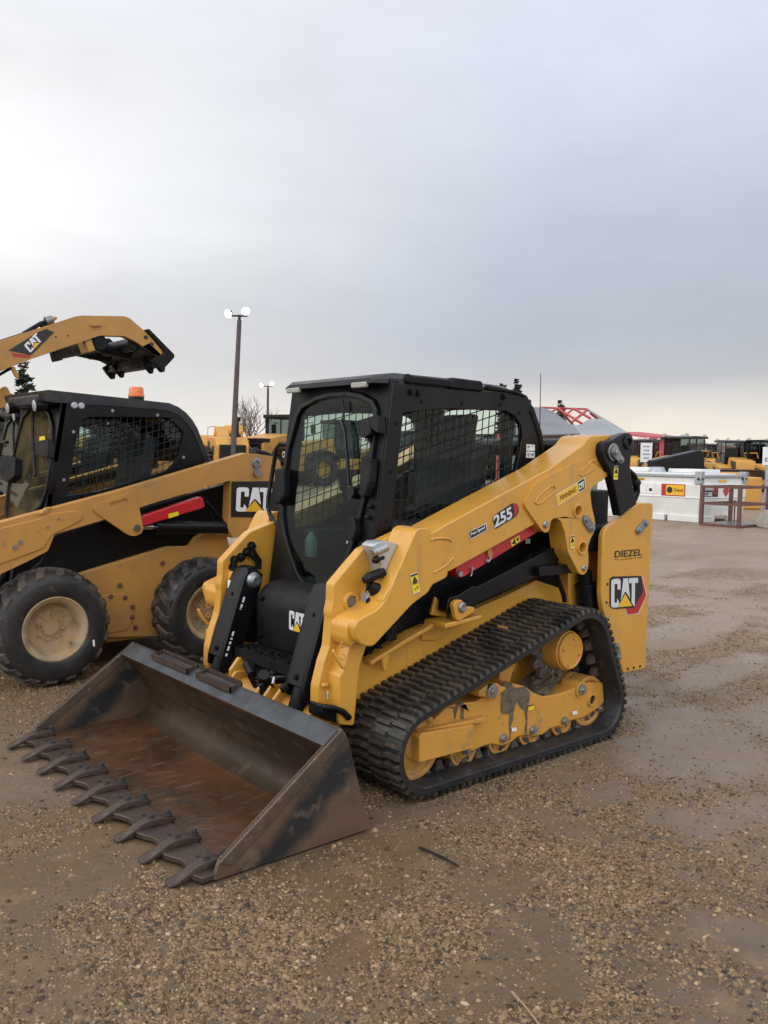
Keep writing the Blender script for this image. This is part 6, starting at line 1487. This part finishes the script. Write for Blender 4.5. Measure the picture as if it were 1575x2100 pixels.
# ------------------------------------------------------------------ ground, pebbles, stick
def vnoise(x, y, seed):
    xi, yi = np.floor(x).astype(np.int64), np.floor(y).astype(np.int64)
    fx, fy = x-xi, y-yi; fx = fx*fx*(3-2*fx); fy = fy*fy*(3-2*fy)
    def h(a, b):
        n = (a*374761393+b*668265263+seed*974711) & 0x7fffffff
        n = ((n ^ (n >> 13))*1274126177) & 0x7fffffff
        return ((n ^ (n >> 16)) & 0xffff)/65535.0
    return (h(xi, yi)*(1-fx)+h(xi+1, yi)*fx)*(1-fy)+(h(xi, yi+1)*(1-fx)+h(xi+1, yi+1)*fx)*fy
def fbm(x, y, seed, o=4):
    s, a, t = 0, .5, 0
    for i in range(o): s = s+a*vnoise(x*2**i, y*2**i, seed+i*17); t += a; a *= .5
    return s/t
WET = [(-4.7, .45, .9, .22, .1), (-5.9, -.5, 1.3, .35, .15), (-2.95, 1.45, .45, .22, .5), (-3.25, .95, .45, .16, .4), (-1.95, 1.35, .30, .12, .2), (-.72, 1.99, .30, .16, .9), (.2, .55, .45, .30, .3), (.0, -.45, .45, .35, .2), (-.25, 1.62, .16, .09, .4), (-.95, 1.60, .2, .14, .2), (-.46, 2.0, .22, .12, .2), (-15.2, -5.4, 1.6, .35, .2), (-9, -3, 1.5, .3, .1)]
def gravel_mask(x, y):
    """1 where loose stones lie, 0 on bare wet mud"""
    m = fbm(x*1.5, y*1.5, 3)*.65+fbm(x*4.5, y*4.5, 9)*.35
    m = np.clip((m-.405-.05*np.clip((-1.5-x)/2.0, 0, 1))/.20, 0, 1)
    for cx_, cy_, a, b, th in WET:
        c, s = math.cos(th+math.pi), math.sin(th+math.pi)
        u, v = (x-cx_)*c+(y-cy_)*s, -(x-cx_)*s+(y-cy_)*c
        d = (u/a)**2+(v/b)**2+.9*(fbm(x*5, y*5, 31)-.5)
        m = m*np.clip((d-.55)/.6, 0, 1)
    return m
def height(x, y):
    near = np.exp(-((x+1)**2+(y-.5)**2)/90)
    return (fbm(x*1.1, y*1.1, 50)-.5)*.022*near+(fbm(x*5, y*5, 51)-.5)*.008*near-.004
def axis(lo, hi, step, far): 
    a = list(np.arange(lo, hi+1e-6, step)); g = step; p = hi; up = []
    while p < far: g *= 1.18; p += g; up.append(p)
    g = step; p = lo; dn_ = []
    while p > -far: g *= 1.18; p -= g; dn_.append(p)
    return np.array(dn_[::-1]+a+up)
gx, gy = axis(-7, 1.6, .05, 900), axis(-2.4, 3.2, .05, 900)
GX, GY = np.meshgrid(gx, gy, indexing='ij')
GZ = height(GX, GY)
nx, ny = GX.shape
me = bpy.data.meshes.new('ground')
co = np.stack([GX, GY, GZ], -1).reshape(-1, 3)
ii = (np.arange(nx-1)[:, None]*ny+np.arange(ny-1)[None, :]).reshape(-1)
quads = np.stack([ii, ii+ny, ii+ny+1, ii+1], -1)
me.vertices.add(len(co)); me.vertices.foreach_set('co', co.astype(np.float32).reshape(-1))
me.loops.add(len(quads)*4); me.loops.foreach_set('vertex_index', quads.astype(np.int32).reshape(-1))
me.polygons.add(len(quads)); me.polygons.foreach_set('loop_start', (np.arange(len(quads))*4).astype(np.int32))
me.polygons.foreach_set('use_smooth', [True]*len(quads))
me.update()
at_ = me.attributes.new('gravel', 'FLOAT', 'POINT'); at_.data.foreach_set('value', gravel_mask(GX, GY).reshape(-1).astype(np.float32))
gm = bpy.data.materials.new('wet_gravel_ground'); gm.use_nodes = True
t = gm.node_tree; B = t.nodes['Principled BSDF']
def gn(ty, **k):
    n = t.nodes.new(ty)
    for a, b in k.items(): setattr(n, a, b)
    return n
def glk(a, b): t.links.new(a, b)
def gmix(f, a, b):
    n = gn('ShaderNodeMix', data_type='RGBA')
    if isinstance(f, float): n.inputs[0].default_value = f
    else: glk(f, n.inputs[0])
    for s, x in ((6, a), (7, b)):
        if isinstance(x, tuple): n.inputs[s].default_value = (*x, 1)
        else: glk(x, n.inputs[s])
    return n.outputs[2]
def grange(v, a, b, c, d):
    n = gn('ShaderNodeMapRange'); glk(v, n.inputs[0])
    for i, x in enumerate((a, b, c, d)): n.inputs[i+1].default_value = x
    return n.outputs[0]
def gnoise(scale, detail, stretch=None, rough=.6):
    n = gn('ShaderNodeTexNoise'); n.inputs['Scale'].default_value = scale; n.inputs['Detail'].default_value = detail; n.inputs['Roughness'].default_value = rough
    if stretch:
        m = gn('ShaderNodeMapping'); m.inputs['Rotation'].default_value = (0, 0, stretch[0]); m.inputs['Scale'].default_value = stretch[1]; glk(tcg.outputs['Object'], m.inputs[0]); glk(m.outputs[0], n.inputs[0])
    else: glk(tcg.outputs['Object'], n.inputs[0])
    return n.outputs[0]
tcg = gn('ShaderNodeTexCoord')
ga = gn('ShaderNodeAttribute', attribute_name='gravel').outputs['Fac']
mudc = gmix(grange(gnoise(1.3, 6), .38, .64, 0, 1), (.146, .092, .045), (.102, .075, .047))
mudc = gmix(grange(gnoise(7, 6), .52, .72, 0, 1), mudc, (.20, .130, .068))
mudc = gmix(grange(gnoise(.35, 4), .40, .62, 0, .65), mudc, (.20, .145, .105))
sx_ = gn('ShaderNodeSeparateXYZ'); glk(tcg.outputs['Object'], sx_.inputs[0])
mudc = gmix(grange(sx_.outputs[0], -1.6, -7.0, 0, .9), mudc, (.285, .205, .140))       # grazing sky sheen put into the colour: mud paler with distance
vo = gn('ShaderNodeTexVoronoi', feature='F1'); vo.inputs['Scale'].default_value = 95; glk(tcg.outputs['Object'], vo.inputs[0])
sep = gn('ShaderNodeSeparateColor'); glk(vo.outputs['Color'], sep.inputs[0])
stone = gmix(sep.outputs[0], (.060, .043, .026), (.30, .215, .12))
grit = gmix(grange(vo.outputs['Distance'], .25, .55, 1, 0), (.075, .055, .036), stone)
stmask = gn('ShaderNodeMath', operation='MULTIPLY'); glk(ga, stmask.inputs[0]); glk(grange(gnoise(14, 5), .40, .60, 0, .75), stmask.inputs[1])
colr = gmix(stmask.outputs[0], mudc, grit)
tracks = gnoise(1.6, 5, (.32, (.16, 2.6, 1)))
colr = gmix(grange(tracks, .56, .70, 0, .30), colr, (.095, .072, .050))
colr = gmix(grange(gnoise(26, 3), .66, .74, 0, .7), colr, (.05, .038, .028))
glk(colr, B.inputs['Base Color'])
rg = gn('ShaderNodeMath', operation='ADD'); glk(grange(ga, 0, 1, .40, .66), rg.inputs[0]); glk(grange(gnoise(2.2, 5), .35, .68, -.12, .16), rg.inputs[1])
glk(rg.outputs[0], B.inputs['Roughness'])
B.inputs['Specular IOR Level'].default_value = .26
hsum = gn('ShaderNodeMath', operation='MULTIPLY_ADD'); glk(grange(vo.outputs['Distance'], 0, .6, 1, 0), hsum.inputs[0]); glk(stmask.outputs[0], hsum.inputs[1]); glk(gnoise(38, 5), hsum.inputs[2])
bp1 = gn('ShaderNodeBump'); bp1.inputs['Strength'].default_value = .55; bp1.inputs['Distance'].default_value = .006; glk(hsum.outputs[0], bp1.inputs['Height'])
bp2 = gn('ShaderNodeBump'); bp2.inputs['Strength'].default_value = .6; bp2.inputs['Distance'].default_value = .03; glk(tracks, bp2.inputs['Height']); glk(bp1.outputs[0], bp2.inputs['Normal'])
glk(bp2.outputs[0], B.inputs['Normal'])
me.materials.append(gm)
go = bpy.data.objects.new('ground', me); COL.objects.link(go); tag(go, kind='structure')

# loose stones lying on the mud
def pebbles():
    N = 2600000
    d = 1.9*np.exp(RNG.uniform(0, math.log(13/1.9), N)); a = np.clip(RNG.normal(0, .36, N), -1.1, 1.1)
    px = cam.matrix_world.translation.x+d*(hx.x*np.cos(a)-hx.y*np.sin(a)); py = cam.matrix_world.translation.y+d*(hx.x*np.sin(a)+hx.y*np.cos(a))
    g = gravel_mask(px, py)*.9+.06
    cl = fbm(px*11, py*11, 77)*.5+fbm(px*2.3, py*2.3, 78)*.5
    keep = RNG.uniform(0, 1, N) < g*np.clip((cl-.28)/.3, .08, 1)*np.clip(d/4.0, .28, 1)*.42
    inb = (px > -.86) & (px < -.05) & (np.abs(py) < 1.0)
    keep &= ~inb
    px, py, d = px[keep], py[keep], d[keep]; n = len(px)
    r = np.clip(RNG.lognormal(-5.38, .42, n), .0021, .016)*1.0
    base = np.array([(1, 0, 0), (.31, .95, 0), (-.81, .59, 0), (-.81, -.59, 0), (.31, -.95, 0), (.55, .40, .62), (-.45, .5, .70), (-.2, -.62, .66), (.5, -.35, .6), (0, 0, .92)])
    faces = np.array([(0, 1, 5), (1, 2, 6), (1, 6, 5), (2, 3, 6), (3, 7, 6), (3, 4, 7), (4, 8, 7), (4, 0, 8), (0, 5, 8), (5, 6, 9), (6, 7, 9), (7, 8, 9), (8, 5, 9)])
    V = base[None]*RNG.uniform(.72, 1.25, (n, 10, 1))
    th = RNG.uniform(0, 6.28, n); sx, sy, sz = RNG.uniform(.75, 1.35, n), RNG.uniform(.65, 1.1, n), RNG.uniform(.5, .95, n)
    vx, vy, vz = V[..., 0]*sx[:, None]*r[:, None], V[..., 1]*sy[:, None]*r[:, None], V[..., 2]*sz[:, None]*r[:, None]
    tilt = RNG.uniform(-.35, .35, n)[:, None]; vz = vz+vx*tilt
    c, s = np.cos(th)[:, None], np.sin(th)[:, None]
    hz = height(px, py)
    co = np.stack([px[:, None]+vx*c-vy*s, py[:, None]+vx*s+vy*c, hz[:, None]+vz-r[:, None]*.12], -1).reshape(-1, 3)
    F_ = (faces[None]+(np.arange(n)*10)[:, None, None]).reshape(-1, 3)
    m = bpy.data.meshes.new('loose_gravel')
    m.vertices.add(len(co)); m.vertices.foreach_set('co', co.astype(np.float32).reshape(-1))
    m.loops.add(len(F_)*3); m.loops.foreach_set('vertex_index', F_.astype(np.int32).reshape(-1))
    m.polygons.add(len(F_)); m.polygons.foreach_set('loop_start', (np.arange(len(F_))*3).astype(np.int32))
    m.update()
    at2 = m.attributes.new('shade', 'FLOAT', 'FACE'); sh = RNG.uniform(0, 1, n); at2.data.foreach_set('value', np.repeat(sh, len(faces)).astype(np.float32))
    mt = bpy.data.materials.new('gravel_stone'); mt.use_nodes = True; tt = mt.node_tree; b = tt.nodes['Principled BSDF']
    an = tt.nodes.new('ShaderNodeAttribute'); an.attribute_name = 'shade'; rp_ = tt.nodes.new('ShaderNodeValToRGB')
    st = [(0, (.040, .027, .016)), (.2, (.090, .059, .031)), (.45, (.190, .120, .058)), (.72, (.262, .163, .080)), (.88, (.22, .150, .088)), (.97, (.36, .235, .118)), (1, (.44, .33, .21))]
    while len(rp_.color_ramp.elements) < len(st): rp_.color_ramp.elements.new(.5)
    for e, (p, c_) in zip(rp_.color_ramp.elements, st): e.position = p; e.color = (*c_, 1)
    tt.links.new(an.outputs['Fac'], rp_.inputs[0]); tt.links.new(rp_.outputs[0], b.inputs['Base Color']); b.inputs['Roughness'].default_value = .6; b.inputs['Specular IOR Level'].default_value = .3
    m.materials.append(mt)
    o = bpy.data.objects.new('loose_gravel', m); COL.objects.link(o); tag(o, kind='stuff')
    print('pebbles', n)
pebbles()
k = MB(); k.tube([(-0.498,2.084,0.006),(-0.488,2.116,0.006),(-0.482,2.139,0.006),(-0.465,2.185,0.006),(-0.445,2.233,0.006)], .0042, 7, .003); k.lathe([(0, .006), (.006, 0), (0, -.006)], [(-0.482,2.124,0.007)][0], (1, .3, 0), 7)
tag(k.build('dry_stick', Mt['stick'], None, keep=True), 'thin pale dry stick lying on the mud at the bottom', 'stick')
k = MB(); k.tube([(-0.91,1.24,0.006),(-0.919,1.3,0.006),(-0.925,1.367,0.006),(-0.922,1.444,0.006)], .006, 7, .004)
tag(k.build('dark_twig', Mt['wet_twig'], None, keep=True), 'dark wet twig on the gravel right of the bucket', 'twig')
